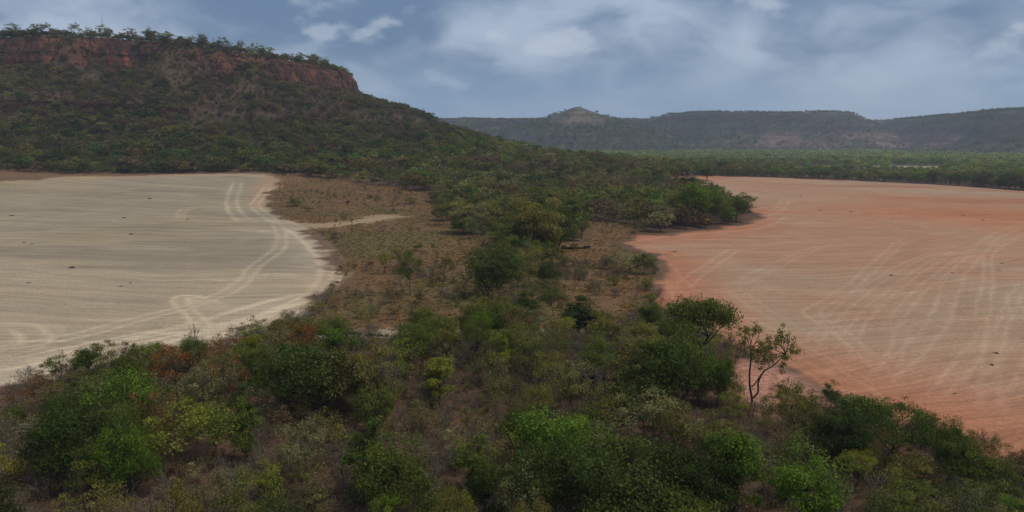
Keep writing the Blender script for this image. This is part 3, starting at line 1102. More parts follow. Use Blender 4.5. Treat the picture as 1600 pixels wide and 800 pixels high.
def plant(model, pos, H, W, colour=None, rot=None, note=None, zone=None, name=None, lift=0.0, bark_props=None):
    m = MD[model]
    base = name or ('shrub' if model.startswith(('shrub', 'scrub')) else 'bare_tree' if model.startswith('bare') else 'broadleaf_tree')
    e = bpy.data.objects.new(base, None)
    e.empty_display_size = .5
    col.objects.link(e)
    e.location = (pos[0], pos[1], pos[2] + lift)
    e.rotation_euler = (0, 0, pr.random() * 6.28 if rot is None else rot)
    e.scale = (W / m.W, W / m.W, H / m.H)
    woody = 'stems' if base == 'shrub' else 'trunk'
    w = bpy.data.objects.new(woody, m.wood_mesh()); col.objects.link(w); w.parent = e
    if m.leaf is not None:
        l = bpy.data.objects.new('foliage' if base == 'shrub' else 'crown', m.leaf_mesh()); col.objects.link(l); l.parent = e
        l['leafcol'] = lcol(colour or 'mid green', pr)
    PLACED.append(dict(o=e, base=base, colour=colour, form=''.join(ch for ch in model if not ch.isdigit()), note=note, pos=np.array(pos, float), H=H, W=W, zone=zone))
    return e


TAKEN = []


def hero(px, base_py, top_py, w_px, model, colour, note=None, name=None):
    p = at(px, base_py)
    dep = float(project(*p)[2])
    k = dep / FPX
    H = (base_py - top_py) * k * 1.03
    W = w_px * k
    TAKEN.append((p[0], p[1], .42 * W))
    return plant(model, p, H, W, colour, note=note, name=name)


HEROES = [
    # px, base y, top y, width, model, colour, note
    (120, 752, 640, 165, 'dense1', 'dark green', 'very dark dense bushy tree with low crown, largest at the lower left corner'),
    (195, 690, 578, 115, 'round3', 'bright green', 'glossy green tree behind the very dark bushy tree at lower left'),
    (285, 742, 628, 135, 'open3', 'yellow-green', 'light yellow-green clumpy tree between dark bushy tree and brown undergrowth, lower left'),
    (160, 586, 533, 52, 'open2', 'olive green', 'small loose-leaved tree silhouetted on the pale field beside the pale flat crown'),
    (238, 590, 533, 48, 'umb2', 'pale green', 'small tree with pale flat crown against the pale field edge'),
    (395, 570, 521, 46, 'round2', 'yellow-green', 'small light green tree at the pale field corner, left of a slender one'),
    (427, 562, 522, 20, 'oval2', 'olive green', 'slender dark little tree at the pale field corner'),
    (488, 648, 528, 140, 'dense2', 'deep green', 'big deep green tree below the pale field corner'),
    (520, 560, 512, 40, 'oval1', 'bright green', 'bright green narrow tree near the bleached logs on the dirt track'),
    (560, 652, 545, 100, 'round2', 'olive green', 'olive green tree right beside the big deep green one below the logs'),
    (362, 632, 572, 62, 'thin2', 'rusty brown', 'rusty brown leaved tree left of the big deep green one'),
    (36, 648, 590, 60, 'thin1', 'rusty brown', 'brown thin-leaved tree at the left picture edge'),
    (22, 668, 632, 34, 'round1', 'mid green', 'small green round tree at the left picture edge beside dead branches'),
    (422, 782, 716, 44, 'oval2', 'yellow-green', 'small yellow-green tree with pale crooked stem in the brown undergrowth'),
    (474, 768, 655, 76, 'open4', 'grey-green', 'grey-green tree on a dark leaning trunk in the brown undergrowth'),
    (582, 780, 655, 78, 'oval3', 'deep green', 'dark green oval tree with drooping leaves standing alone in brown undergrowth'),
    (686, 636, 558, 48, 'oval1', 'yellow-green', 'upright yellow-green tree with bare dark trunk in the middle thicket'),
    (652, 690, 612, 44, 'thin3', 'grey-green', 'slim grey-green tree below the upright yellow-green one'),
    (719, 732, 684, 24, 'oval2', 'bright green', 'tiny bright green sapling in the brown undergrowth'),
    (770, 650, 605, 40, 'thin3', 'olive green', 'small olive tree on a straight dark trunk in the middle thicket'),
    (872, 742, 640, 130, 'round3', 'bright green', 'fresh green leafy tree rising before the dark bottom canopy'),
    (1005, 700, 608, 118, 'open3', 'grey-green', 'grey-green rounded tree above the dark bottom canopy'),
    (850, 812, 690, 150, 'dense1', 'deep green', 'dark bushy tree in the bottom canopy, left end'),
    (955, 830, 672, 180, 'dense2', 'deep green', 'broad dark bushy tree in the middle of the bottom canopy'),
    (1075, 825, 690, 160, 'dense1', 'dark green', 'dark bushy tree in the bottom canopy, right end'),
    (1010, 860, 740, 170, 'dense2', 'deep green', 'dark bushy tree cut by the bottom picture edge in the canopy'),
    (700, 830, 775, 90, 'round1', 'mid green', 'mid green treetop cut by the bottom picture edge'),
    (610, 850, 770, 60, 'open1', 'bright green', 'bright treetop cut by bottom picture edge beside the dark oval tree'),
    (1052, 640, 516, 130, 'dense2', 'deep green', 'dense dark tree mass on the left of the pink bare soil'),
    (1010, 625, 520, 110, 'round2', 'olive green', 'olive tree left of the dense mass beside pink soil'),
    (1096, 590, 466, 92, 'cap1', 'mid green', 'tall tree with glossy flat crown against the red field'),
    (1122, 636, 545, 52, 'round1', 'bright green', 'bright green tree touching the pink bare soil'),
    (1105, 560, 515, 50, 'thin1', 'yellow-green', 'small sparse tree under the glossy flat crown by the red field'),
    (1395, 742, 628, 135, 'umb1', 'deep green', 'wide dark feathery flat-topped tree against the red field'),
    (1335, 712, 616, 62, 'oval1', 'mid green', 'upright green tree left of the wide feathery tree by red field'),
    (1292, 716, 640, 78, 'round2', 'deep green', 'dark round tree left of the upright one by the red field'),
    (1470, 726, 648, 66, 'round1', 'deep green', 'dark round tree right of the wide feathery tree by red field'),
    (1508, 736, 682, 48, 'open1', 'mid green', 'small loose tree at the lower red field edge, right of dark round tree'),
    (1340, 770, 700, 74, 'umb2', 'yellow-green', 'light yellow-green flat tree under the wide feathery tree'),
    (1420, 765, 700, 80, 'open3', 'olive green', 'olive tree with pale tips below the wide feathery tree'),
    (1228, 782, 726, 62, 'round3', 'bright green', 'bright yellowish bush-like tree in the lower right thicket'),
    (1430, 812, 752, 84, 'open1', 'mid green', 'green tree cut by the bottom edge below the wide feathery tree'),
    (1545, 790, 712, 70, 'round2', 'mid green', 'green tree at the right part of the lower red field edge'),
    (1590, 770, 705, 55, 'open2', 'dull brown', 'sparse tree at the right picture edge beside the red field'),
    (1580, 830, 770, 60, 'round1', 'bright green', 'bright treetop in the lower right picture corner'),
    (1185, 770, 690, 70, 'thin1', 'grey-green', 'grey thin tree below the lone twisted tree'),
    (1245, 742, 660, 90, 'thin3', 'olive green', 'olive twiggy tree below the pink soil patch'),
    (1120, 730, 650, 80, 'open4', 'olive green', 'olive tree left below the lone twisted tree'),
    # clearing
    (640, 462, 392, 46, 'open1', 'mid green', 'lone leafy tree in the brown clearing, nearest the pale field'),
    (768, 466, 386, 88, 'round3', 'deep green', 'big dark round tree in the middle of the brown clearing'),
    (575, 520, 474, 32, 'thin1', 'yellow-green', 'slender light tree standing on the dirt track by the logs'),
    (905, 524, 464, 62, 'oval3', 'deep green', 'dark oval tree at the near edge of the brown clearing'),
    (405 + 248, 392, 378, 12, 'oval2', 'mid green', 'tiny sapling in the brown clearing above the lone leafy tree'),
    (830, 400, 312, 95, 'round2', 'olive green', 'large olive tree of the clump beside the charred logs'),
    (868, 392, 322, 64, 'dense2', 'deep green', 'dark rounded tree of the clump, nearest the charred logs'),
    (800, 402, 345, 60, 'round1', 'mid green', 'mid green tree on the left side of the clump by charred logs'),
    (858, 398, 350, 36, 'round1', 'yellow-green', 'light green tree at the foot of the clump by charred logs'),
    (890, 348, 312, 34, 'oval1', 'deep green', 'dark upright tree behind the clump by charred logs'),
    (815, 455, 395, 50, 'thin2', 'olive green', 'olive thin tree touching the big dark round tree in clearing'),
    (735, 365, 318, 60, 'round2', 'grey-green', 'grey-green tree at the clearing edge left of the olive clump'),
    (690, 352, 320, 34, 'open4', 'olive green', 'small open tree at the far left clearing edge'),
    (725, 365, 340, 40, 'round1', 'bright green', 'low bright green tree at the clearing edge left of olive clump'),
    (1000, 528, 498, 26, 'oval2', 'deep green', 'tiny dark tree by the end of the dirt track'),
    (700, 345, 312, 40, 'round1', 'mid green', 'mid green tree at the top of the clearing, second left of olive clump'),
    (765, 350, 312, 46, 'round3', 'olive green', 'olive bushy tree at the top of the belt above the olive clump'),
    (795, 342, 305, 40, 'open3', 'grey-green', 'grey-green tree behind the olive clump, left side'),
    (845, 345, 305, 46, 'round2', 'deep green', 'deep green tree directly behind the olive clump'),
    (785, 385, 345, 44, 'dense2', 'mid green', 'low bushy green tree at the left foot of the olive clump'),
    (760, 398, 362, 34, 'open4', 'grey-green', 'grey open tree between the olive clump and big dark round tree'),
    (845, 430, 385, 44, 'open3', 'olive green', 'olive open tree below the olive clump, right of big dark round tree'),
    (880, 428, 398, 30, 'thin3', 'dull brown', 'brownish small tree below the charred logs'),
    (740, 535, 470, 60, 'round2', 'olive green', 'olive tree at the thicket top below the big dark round tree'),
    (785, 540, 468, 66, 'round1', 'mid green', 'mid green tree at the thicket top, middle of the row'),
    (835, 545, 482, 60, 'open4', 'grey-green', 'grey-green tree at the thicket top right of the mid green one'),
    (690, 548, 490, 56, 'open3', 'olive green', 'olive open tree at the thicket top, left end of the row'),
    (650, 560, 500, 60, 'dense2', 'mid green', 'bushy green tree at the thicket top beside the track end'),
    (870, 560, 500, 50, 'thin2', 'olive green', 'thin olive tree at the thicket top left of dark oval tree'),
    (950, 545, 490, 56, 'open1', 'olive green', 'olive open tree right of the dark oval tree at clearing edge'),
    # point of trees at the red field
    (1150, 346, 305, 40, 'round1', 'deep green', 'dark round tree at the tip of the wooded point in the red field'),
    (1112, 350, 295, 50, 'round3', 'mid green', 'green tree in the wooded point, left of its dark tip'),
    (1085, 352, 290, 50, 'oval1', 'bright green', 'bright green tree in the wooded point at the red field'),
    (1055, 350, 300, 50, 'round2', 'olive green', 'olive tree in the wooded point at the red field'),
    (1030, 352, 318, 44, 'open3', 'grey-green', 'grey-green low tree at the root of the wooded point'),
    (1075, 304, 275, 26, 'round3', 'dark green', 'small dark tree standing against the far strip of red field'),
    (1105, 283, 258, 34, 'round1', 'deep green', 'dark tree at the far left corner of the red field'),
    (1130, 345, 312, 34, 'open1', 'yellow-green', 'light green tree in front of the wooded point'),
]
for h in HEROES:
    hero(*h)
for px, by, ty, w, m, note in [
        (98, 612, 548, 50, 'bare1', 'leafless forked tree against the pale field at left'),
        (312, 612, 498, 48, 'bare2', 'tall leafless tree standing up against the pale field'),
        (464, 534, 482, 44, 'bare4', 'leafless tree at the pale field corner'),
        (895, 462, 418, 26, 'bare3', 'small leafless tree alone in the brown clearing'),
        (610, 572, 520, 34, 'bare2', 'leafless grey tree beside the bleached logs'),
        (860, 640, 545, 90, 'bare1', 'wide leafless grey tree in the middle thicket'),
        (600, 660, 560, 60, 'bare4', 'leafless tree between big deep green tree and upright yellow-green tree'),
        (735, 690, 610, 55, 'bare3', 'leafless tree in the brown opening of the middle thicket'),
        (1180, 735, 660, 60, 'bare4', 'grey leafless tree below the lone twisted tree'),
        (250, 650, 585, 60, 'bare4', 'grey leafless tree right of the glossy green tree at lower left'),
        (520, 740, 670, 60, 'bare1', 'grey leafless tree beside the dark oval tree'),
        (1060, 655, 600, 50, 'bare3', 'leafless tree inside the grey-green rounded crown'),
        (745, 375, 338, 30, 'bare4', 'pale leafless tree at the clearing edge below olive clump'),
        (120, 660, 600, 60, 'bare4', 'pale leafless tree behind the very dark bushy tree'),
        (1285, 780, 715, 60, 'bare1', 'dark leafless tree in the lower right thicket'),
        (930, 640, 560, 60, 'bare4', 'pale leafless tree right of the wide leafless grey tree')]:
    hero(px, by, ty, w, m, None, note)
for px, by, ty, w, m, c, note in [
        (1250, 642, 594, 62, 'shrub2', 'olive green', 'leafy shrub on the red soil right of the lone twisted tree'),
        (1215, 622, 594, 36, 'shrub3', 'dull brown', 'small brownish shrub on red soil beside the lone twisted tree'),
        (1143, 582, 560, 24, 'shrub2', 'rusty brown', 'rusty little shrub at the edge of the pink soil'),
        (980, 424, 394, 60, 'shrub3', 'grey-green', 'grey twiggy shrub at the clearing edge of the red field'),
        (1008, 428, 396, 36, 'shrub1', 'mid green', 'green shrub at the corner of the red field below its far bay'),
        (955, 420, 398, 40, 'shrub3', 'dull brown', 'brown shrub left of the grey twiggy one at the red field'),
        (960, 446, 430, 22, 'shrub4', 'yellow-green', 'small yellow-green shrub in the clearing near the red field'),
        (1012, 455, 430, 26, 'shrub2', 'yellow-green', 'light shrub at the red field edge by the clearing'),
        (642, 318, 308, 24, 'shrub1', 'yellow-green', 'rounded green shrub alone at the far left clearing'),
        (462, 322, 310, 26, 'shrub4', 'olive green', 'olive shrub at the far corner of the pale field'),
        (480, 330, 320, 20, 'shrub2', 'olive green', 'second olive shrub at the far corner of the pale field'),
        (1170, 648, 636, 30, 'shrub3', 'rusty brown', 'low brown shrub at the foot of the lone twisted tree')]:
    hero(px, by, ty, w, m, c, note)


# the lone twisted tree beside the pink soil
def lone_tree():
    p = at(1171, 642)
    k = float(project(*p)[2]) / FPX
    wood = Geo(); leaves = Geo()
    r = np.random.default_rng(77)

    def P(px, py, dy=0.0):
        return np.array([(px - 1171) * k, dy, (642 - py) * k * 1.03])
    stemA = smooth_path([P(1171, 646), P(1174, 625), P(1170, 606), P(1168, 585), P(1169, 560), P(1168, 545)], .15)
    stemB = smooth_path([P(1175, 622), P(1183, 612), P(1182, 598), P(1190, 580), P(1205, 570), P(1222, 552)], .15)
    stemC = smooth_path([P(1172, 604), P(1178, 598), P(1186, 584)], .15)
    for s, a, b in ((stemA, .135, .06), (stemB, .10, .045), (stemC, .065, .04)):
        wood.put(*tube(s, np.linspace(a, b, len(s)), 7))
    ends = []
    for root, lst in ((stemA[-1], [(1156, 528), (1162, 518), (1172, 514), (1182, 516), (1188, 526), (1158, 542), (1176, 532), (1186, 540), (1168, 524), (1152, 536), (1160, 552), (1180, 550), (1172, 540)]),
                      (stemB[-1], [(1200, 545), (1212, 540), (1222, 532), (1230, 540), (1218, 556), (1206, 556), (1232, 548), (1196, 560), (1225, 528), (1190, 566), (1202, 532), (1194, 576), (1212, 566), (1186, 556), (1208, 548)])):
        for q in lst:
            e = P(*q, dy=r.normal() * 1.3)
            mid = .5 * (root + e) + r.normal(size=3) * .25
            t = np.linspace(0, 1, 5)[:, None]
            bz = root * (1 - t) ** 2 + 2 * mid * t * (1 - t) + e * t ** 2
            wood.put(*tube(bz, np.linspace(.05, .015, 5), 4))
            for _ in range(4):
                e2 = e + r.normal(size=3) * .45
                wood.put(*tube(np.array([bz[3], .5 * (bz[3] + e2) + r.normal(size=3) * .08, e2]), np.array([.02, .015, .01]), 3))
                ends.append(e2)
            ends.append(e)
    for e in ends:
        n = int(16 + 20 * r.random())
        d = r.normal(size=(n, 3)); d /= np.linalg.norm(d, axis=1, keepdims=True)
        pts = e + d * .34 * r.random((n, 1)) ** .5
        leaves.put(*leaf_quads(r, pts, d, .20))
    e = bpy.data.objects.new('twisted_tree', None)
    col.objects.link(e)
    e.location = p
    add('trunk', mk_mesh('twisted_trunk', *wood.arrays(), [M['bark']], True), e)
    c = add('crown', mk_mesh('twisted_crown', *leaves.arrays(), [M['leaf']]), e)
    c['leafcol'] = LC['olive green']
    e['label'] = 'lone twisted tree with forked dark stems and two sparse crowns before the red field'
    e['category'] = 'tree'
    TAKEN.append((p[0], p[1], 2.5))


lone_tree()

# ------------------------------------------------------------------ where wild plants may stand
def free_of_fields(x, y, gap=.8):
    return (sdpoly(x, y, PALE) > gap) & (sdpoly(x, y, RED) > gap) & (sdline(x, y, TRACK_W) > 1.4)


def poisson(n, box, minr, ok, r, start=()):
    """dart throwing with a variable spacing"""
    cell = {}
    out = []
    cs = 6.0

    def near(x, y, rad):
        ix, iy = int(x // cs), int(y // cs)
        for i in range(ix - 1, ix + 2):
            for j in range(iy - 1, iy + 2):
                for (a, b, c) in cell.get((i, j), ()):
                    if (a - x) ** 2 + (b - y) ** 2 < (max(rad, c)) ** 2:
                        return True
        return False
    for a, b, c in start:
        cell.setdefault((int(a // cs), int(b // cs)), []).append((a, b, min(c, cs)))
    xs = box[0] + (box[1] - box[0]) * r.random(n); ys = box[2] + (box[3] - box[2]) * r.random(n)
    keep = ok(xs, ys)
    xs, ys = xs[keep], ys[keep]
    rad = minr(xs, ys)
    for x, y, q in zip(xs, ys, rad):
        if not near(x, y, q):
            cell.setdefault((int(x // cs), int(y // cs)), []).append((x, y, q)); out.append((x, y))
    return np.array(out).reshape(-1, 2)


def in_view(x, y, z, pad=90):
    px, py, d = project(x, y, z)
    return (px > -pad) & (px < 1600 + pad) & (py < 800 + 130)


def near_ok(x, y):
    z = height(x, y)
    ok = free_of_fields(x, y, 1.2) & in_view(x, y, z) & (np.hypot(x, y) > 40)
    sc = sdpoly(x, y, CLEARING)
    belt = sdpoly(x, y, BELT) < 0
    ok &= (sc > 1) | (belt & (vnoise(x / 6, y / 6, 90) > .40)) | (vnoise(x / 3.5, y / 3.5, 91) > .93)
    ok &= (y < 150) | belt
    ok &= sdpoly(x, y, PINK) > .5
    # brown openings in the thicket
    px, py, d = project(x, y, z)
    op = np.zeros(x.shape)
    for cx, cy_, rx, ry in [(690, 690, 95, 55), (640, 760, 60, 50), (330, 770, 120, 40), (480, 730, 70, 60), (40, 760, 70, 60), (1220, 770, 50, 30), (30, 700, 45, 40), (570, 562, 92, 66), (490, 525, 60, 22), (660, 490, 90, 30), (950, 480, 60, 25), (690, 640, 45, 35), (1215, 605, 88, 48), (1225, 675, 70, 42), (15, 640, 75, 40), (1560, 745, 60, 30)]:
        op = np.maximum(op, 1 - ((px - cx) / rx) ** 2 - ((py - cy_) / ry) ** 2)
    return ok & ((op <= 0) | (vnoise(x / 3, y / 3, 93) > .88))


fr = np.random.default_rng(23)
pts = poisson(30000, (-130, 150, 40, 330), lambda x, y: 1.75 + 1.1 * vnoise(x / 9, y / 9, 5), near_ok, fr, TAKEN)
pts = pts[np.argsort(pts[:, 1])]
n_tree = n_shrub = n_bare = 0
cmix = ['deep green', 'mid green', 'olive green', 'grey-green', 'yellow-green', 'bright green', 'dark green', 'dull brown', 'rusty brown']
REST = []
for x, y in pts:
    z = float(height(x, y))
    k = fr.random()
    side = 0.0 if x < 8 else .12
    edge = min(float(sdpoly(np.array([x]), np.array([y]), PALE)[0]), float(sdpoly(np.array([x]), np.array([y]), RED)[0]))
    small = .5 if edge < 6 else .72 if edge < 13 else 1.0
    colour = str(fr.choice(cmix, p=[.12, .21, .29, .16, .09, .05, .02, .04, .02] if side == 0 else [.16, .21, .28, .13, .08, .05, .03, .04, .02]))
    if k < .60:
        dense = colour in ('deep green', 'dark green', 'mid green', 'bright green')
        model = str(fr.choice(TREES_DENSE if dense and fr.random() < .45 else TREES_OPEN))
        H = (3.8 + 2.9 * fr.random()) * small; W = min(MD[model].W / MD[model].H * H * (.75 + .3 * fr.random()), 2.9 + 1.8 * fr.random())
        if n_tree < 135:
            plant(model, (x, y, z), H, W, colour); n_tree += 1
        else:
            REST.append((x, y, z, model, H, W, colour))
    elif k < .70:
        model = str(fr.choice(['bare1', 'bare3', 'bare4', 'bare2']))
        H = (3.0 + 2.2 * fr.random()) * small; W = H * (.65 + .3 * fr.random())
        if n_bare < 90 and y < 150:
            plant(model, (x, y, z), H, W); n_bare += 1
    else:
        model = str(fr.choice(SHRUBS))
        H = 1.3 + 1.5 * fr.random(); W = MD[model].W / MD[model].H * H * (.9 + .3 * fr.random())
        if n_shrub < 190:
            plant(model, (x, y, z), H, W, colour); n_shrub += 1
        else:
            REST.append((x, y, z, model, H, W, colour))

# trees on the skyline of the mesa
rr_ = np.random.default_rng(61)
px_ = -25
while px_ < 560:
    d = ray(px_, 100)
    t = np.arange(380, 700, 1.0)
    rim = mesa_r(d[0] * t, d[1] * t)
    k = int(np.argmax(rim < -1 - 9 * rr_.random()))
    if k > 0:
        x, y = d[0] * t[k], d[1] * t[k]
        big = rr_.random() < .6
        model = str(rr_.choice(['open1', 'open3', 'umb2', 'round2', 'open4', 'round1']))
        H = (5.2 + 3.0 * rr_.random()) if big else (3.0 + 1.8 * rr_.random())
        plant(model, (x, y, float(height(x, y))), H, H * (.75 + .4 * rr_.random()),
              str(rr_.choice(['olive green', 'yellow-green', 'mid green', 'grey-green'])), zone='rim')
    px_ += 6 + 13 * rr_.random()

# trees along the far edge of the red field
px_ = 1135
while px_ < 1625:
    by = np.interp(px_, [1130, 1200, 1340, 1450, 1600, 1760], [275.5, 277, 283, 288, 299, 312]) - 1.2
    p = at(px_, by)
    kx = p[0]; ky = p[1] + 4 + 10 * rr_.random()
    model = str(rr_.choice(['round1', 'round2', 'round3', 'dense2', 'umb1', 'oval1']))
    H = (5.5 + 5.0 * rr_.random()) if px_ < 1180 or px_ > 1465 else (3.4 + 2.8 * rr_.random())
    plant(model, (kx, ky, float(height(kx, ky))), H, H * (.85 + .35 * rr_.random()),
          str(rr_.choice(['deep green', 'dark green', 'mid green', 'deep green', 'olive green'])), zone='farline')
    px_ += 9 + 11 * rr_.random()


# ------------------------------------------------------------------ masses of vegetation
def scatter(name, models, x, y, z, scl, idx, cols, label, category, rot=None, tilt=None):
    """one mass of plants: points that carry copies of the models"""
    n = len(x)
    me = bpy.data.meshes.new(name)
    me.vertices.add(n)
    me.vertices.foreach_set('co', np.column_stack([x, y, z]).astype(np.float32).ravel())
    r = np.random.default_rng(n)
    ro = np.zeros((n, 3), np.float32); ro[:, 2] = r.random(n) * 6.283
    ro[:, :2] = r.normal(size=(n, 2)) * .05
    for nm, typ, arr, key in (('rot', 'FLOAT_VECTOR', ro, 'vector'), ('scl', 'FLOAT_VECTOR', np.asarray(scl, np.float32), 'vector'),
                              ('idx', 'INT', np.asarray(idx, np.int32), 'value')):
        a = me.attributes.new(nm, typ, 'POINT'); a.data.foreach_set(key, arr.ravel())
    a = me.attributes.new('leafcol', 'FLOAT_COLOR', 'POINT')
    c4 = np.ones((n, 4), np.float32); c4[:, :3] = cols
    a.data.foreach_set('color', c4.ravel())
    o = add(name, me, kind='stuff', label=label, category=category)
    tree = bpy.data.node_groups.new(name + '_nodes', 'GeometryNodeTree')
    tree.interface.new_socket('Geometry', in_out='INPUT', socket_type='NodeSocketGeometry')
    tree.interface.new_socket('Geometry', in_out='OUTPUT', socket_type='NodeSocketGeometry')
    N, L = tree.nodes, tree.links
    gi = N.new('NodeGroupInput'); go = N.new('NodeGroupOutput')
    iop = N.new('GeometryNodeInstanceOnPoints')
    g2i = N.new('GeometryNodeGeometryToInstance')
    for k in reversed(range(len(models))):
        src = bpy.data.objects.get('model_' + models[k]) or bpy.data.objects.new('model_' + models[k], MD[models[k]].joined())
        oi = N.new('GeometryNodeObjectInfo')
        oi.inputs['Object'].default_value = src
        L.new(oi.outputs['Geometry'], g2i.inputs[0])
    L.new(gi.outputs[0], iop.inputs['Points'])
    L.new(g2i.outputs[0], iop.inputs['Instance'])
    iop.inputs['Pick Instance'].default_value = True
    for nm, typ, sock in (('idx', 'INT', 'Instance Index'), ('rot', 'FLOAT_VECTOR', 'Rotation'), ('scl', 'FLOAT_VECTOR', 'Scale')):
        na = N.new('GeometryNodeInputNamedAttribute'); na.data_type = typ
        na.inputs['Name'].default_value = nm
        L.new(na.outputs['Attribute'], iop.inputs[sock])
    L.new(iop.outputs[0], go.inputs[0])
    md = o.modifiers.new('scatter', 'NODES')
    md.node_group = tree
    return o


def palette(r, names, p, n, var=.2):
    base = np.array([LC[k] for k in names])
    c = base[r.choice(len(names), size=n, p=np.array(p) / sum(p))]
    return c * (1 + var * (r.random((n, 1)) * 2 - 1)) * (1 + .07 * (r.random((n, 3)) * 2 - 1))


sr = np.random.default_rng(99)
# leftover plants of the near thicket
if REST:
    names = sorted({q[3] for q in REST})
    ii = [names.index(q[3]) for q in REST]
    sc_ = [(q[5] / MD[q[3]].W, q[5] / MD[q[3]].W, q[4] / MD[q[3]].H) for q in REST]
    scatter('thicket_growth', names, [q[0] for q in REST], [q[1] for q in REST], [q[2] for q in REST], sc_, ii,
            np.array([lcol(q[6], sr) for q in REST]), 'mixed shrubs and small trees filling the thicket between the fields', 'thicket')

# dry twiggy undergrowth of the thicket
u = poisson(26000, (-130, 150, 40, 150), lambda x, y: .62 + 0 * x, lambda x, y: free_of_fields(x, y, -2.2 + 2.6 * vnoise(x / 3, y / 3, 81)) & in_view(x, y, height(x, y))
            & (np.hypot(x, y) > 38) & (sdpoly(x, y, PINK) > 0) & ((sdpoly(x, y, CLEARING) > 0) | (vnoise(x / 4, y / 4, 95) > .72)), sr)
n = len(u)
s = .38 + .75 * sr.random(n) ** 1.6
scatter('undergrowth', ['scrub1', 'scrub2', 'scrub3', 'tuft1', 'shrub3'], u[:, 0], u[:, 1], height(u[:, 0], u[:, 1]), np.stack([s * 1.1, s * 1.1, s], -1),
        sr.choice(5, size=n, p=[.24, .22, .18, .18, .18]),
        palette(sr, ['dull brown', 'rusty brown', 'olive green', 'grey-green'], [.42, .10, .32, .16], n, .3) * 1.2, 'dry brown twiggy undergrowth on the thicket floor', 'undergrowth')

# dry grass and low growth of the clearing
u = poisson(90000, (-115, 150, 95, 330), lambda x, y: (.35 + .0018 * y) * (.6 + 1.2 * vnoise(x / 3, y / 3, 44)), lambda x, y: free_of_fields(x, y, -3.0 + 4.0 * vnoise(x / 4, y / 4, 83)) & (sdpoly(x, y, CLEARING) < 4)
            & in_view(x, y, height(x, y), 30) & (vnoise(x / 5, y / 5, 8) > .25) & (sdline(x, y, SANDY_W) > 3 + 2 * vnoise(x / 2, y / 2, 3)), sr)
n = len(u)
s = .55 + .6 * sr.random(n)
n1 = fbm(u[:, 0] / 14, u[:, 1] / 14, 31, 3)
cg = np.array([.235, .142, .078]) + (np.array([.165, .138, .058]) - np.array([.235, .142, .078])) * sstep(-.1, .5, n1 + .3 * (sr.random(n) - .5))[:, None]
scatter('dry_grass', ['tuft1', 'tuft2', 'tuft3'], u[:, 0], u[:, 1], height(u[:, 0], u[:, 1]), np.stack([s * 1.9, s * 1.9, s * .42], -1),
        sr.integers(0, 3, n), 1.25 * cg * (1 + .25 * (sr.random((n, 1)) * 2 - 1)), 'short dry brown grass covering the clearing', 'grass')
u = poisson(5000, (-115, 150, 95, 330), lambda x, y: 1.6 + 0 * x, lambda x, y: free_of_fields(x, y, .3) & (sdpoly(x, y, CLEARING) < 6)
            & in_view(x, y, height(x, y), 30) & (vnoise(x / 16, y / 16, 12) > .5), sr)
n = len(u)
s = .25 + .55 * sr.random(n) ** 2
scatter('low_scrub', ['scrub1', 'scrub3', 'shrub2', 'shrub3', 'shrub1'], u[:, 0], u[:, 1], height(u[:, 0], u[:, 1]), np.stack([s, s, s], -1),
        sr.choice(5, size=n, p=[.3, .25, .2, .15, .1]), palette(sr, ['dull brown', 'olive green', 'grey-green', 'mid green'], [.4, .3, .2, .1], n),
        'low patchy scrub dotted over the dry clearing', 'scrub')

# wooded spur between the clearing, the mesa and the red field
def spur_ok(x, y):
    z = height(x, y)
    px, py, d = project(x, y, z)
    return free_of_fields(x, y, 2) & (sdpoly(x, y, CLEARING) > 2) & (px > 380) & (px < 1240) & (mesa_r(x, y) > 128) & (y > 150)


u = poisson(52000, (-160, 330, 150, 640), lambda x, y: 2.9 + 2.0 * vnoise(x / 14, y / 14, 6), spur_ok, sr, TAKEN)
n = len(u)
H = 3.2 + 4.2 * sr.random(n) ** 1.5
mods = ['mid1', 'mid2', 'mid3', 'mid4', 'mid5', 'mid6']
idx = sr.choice(6, size=n, p=[.22, .22, .14, .16, .16, .10])
mh = np.array([MD[m].H for m in mods])[idx]
patch = vnoise(u[:, 0] / 22, u[:, 1] / 22, 14)
cols = palette(sr, ['deep green', 'mid green', 'olive green', 'grey-green', 'bright green', 'dull brown'], [.25, .25, .26, .1, .06, .08], n, .3)
dry = palette(sr, ['dull brown', 'grey-green', 'olive green'], [.5, .3, .2], n) * .8
cols = np.where(((patch > .66) & (sr.random(n) < .75))[:, None], dry, cols)
scatter('spur_woodland', mods, u[:, 0], u[:, 1], height(u[:, 0], u[:, 1]), np.stack([H / mh * (1.0 + .35 * sr.random(n))] * 2 + [H / mh], -1), idx, cols,
        'dense mixed green and brown woodland on the low spur below the mesa', 'woodland')

# scrub forest on the mesa slopes
def mesa_ok(x, y):
    r = mesa_r(x, y)
    px, py, d = project(x, y, height(x, y))
    bare = ((r > 1 + 4.5 * (x > -190)) & (r < 11) & (cliffness(x, y) > .55) & (sr.random(x.shape) < .6 * vnoise(x / 22, y / 40, 46))) | ((r > 60) & (r < 67) & (sr.random(x.shape) < .35))
    return (r > -14) & (r < 158 + 8 * fbm(x / 20, y / 20, 4, 2)) & ~bare & (px > -130) & (px < 900) & (y < 640) & free_of_fields(x, y, 3)


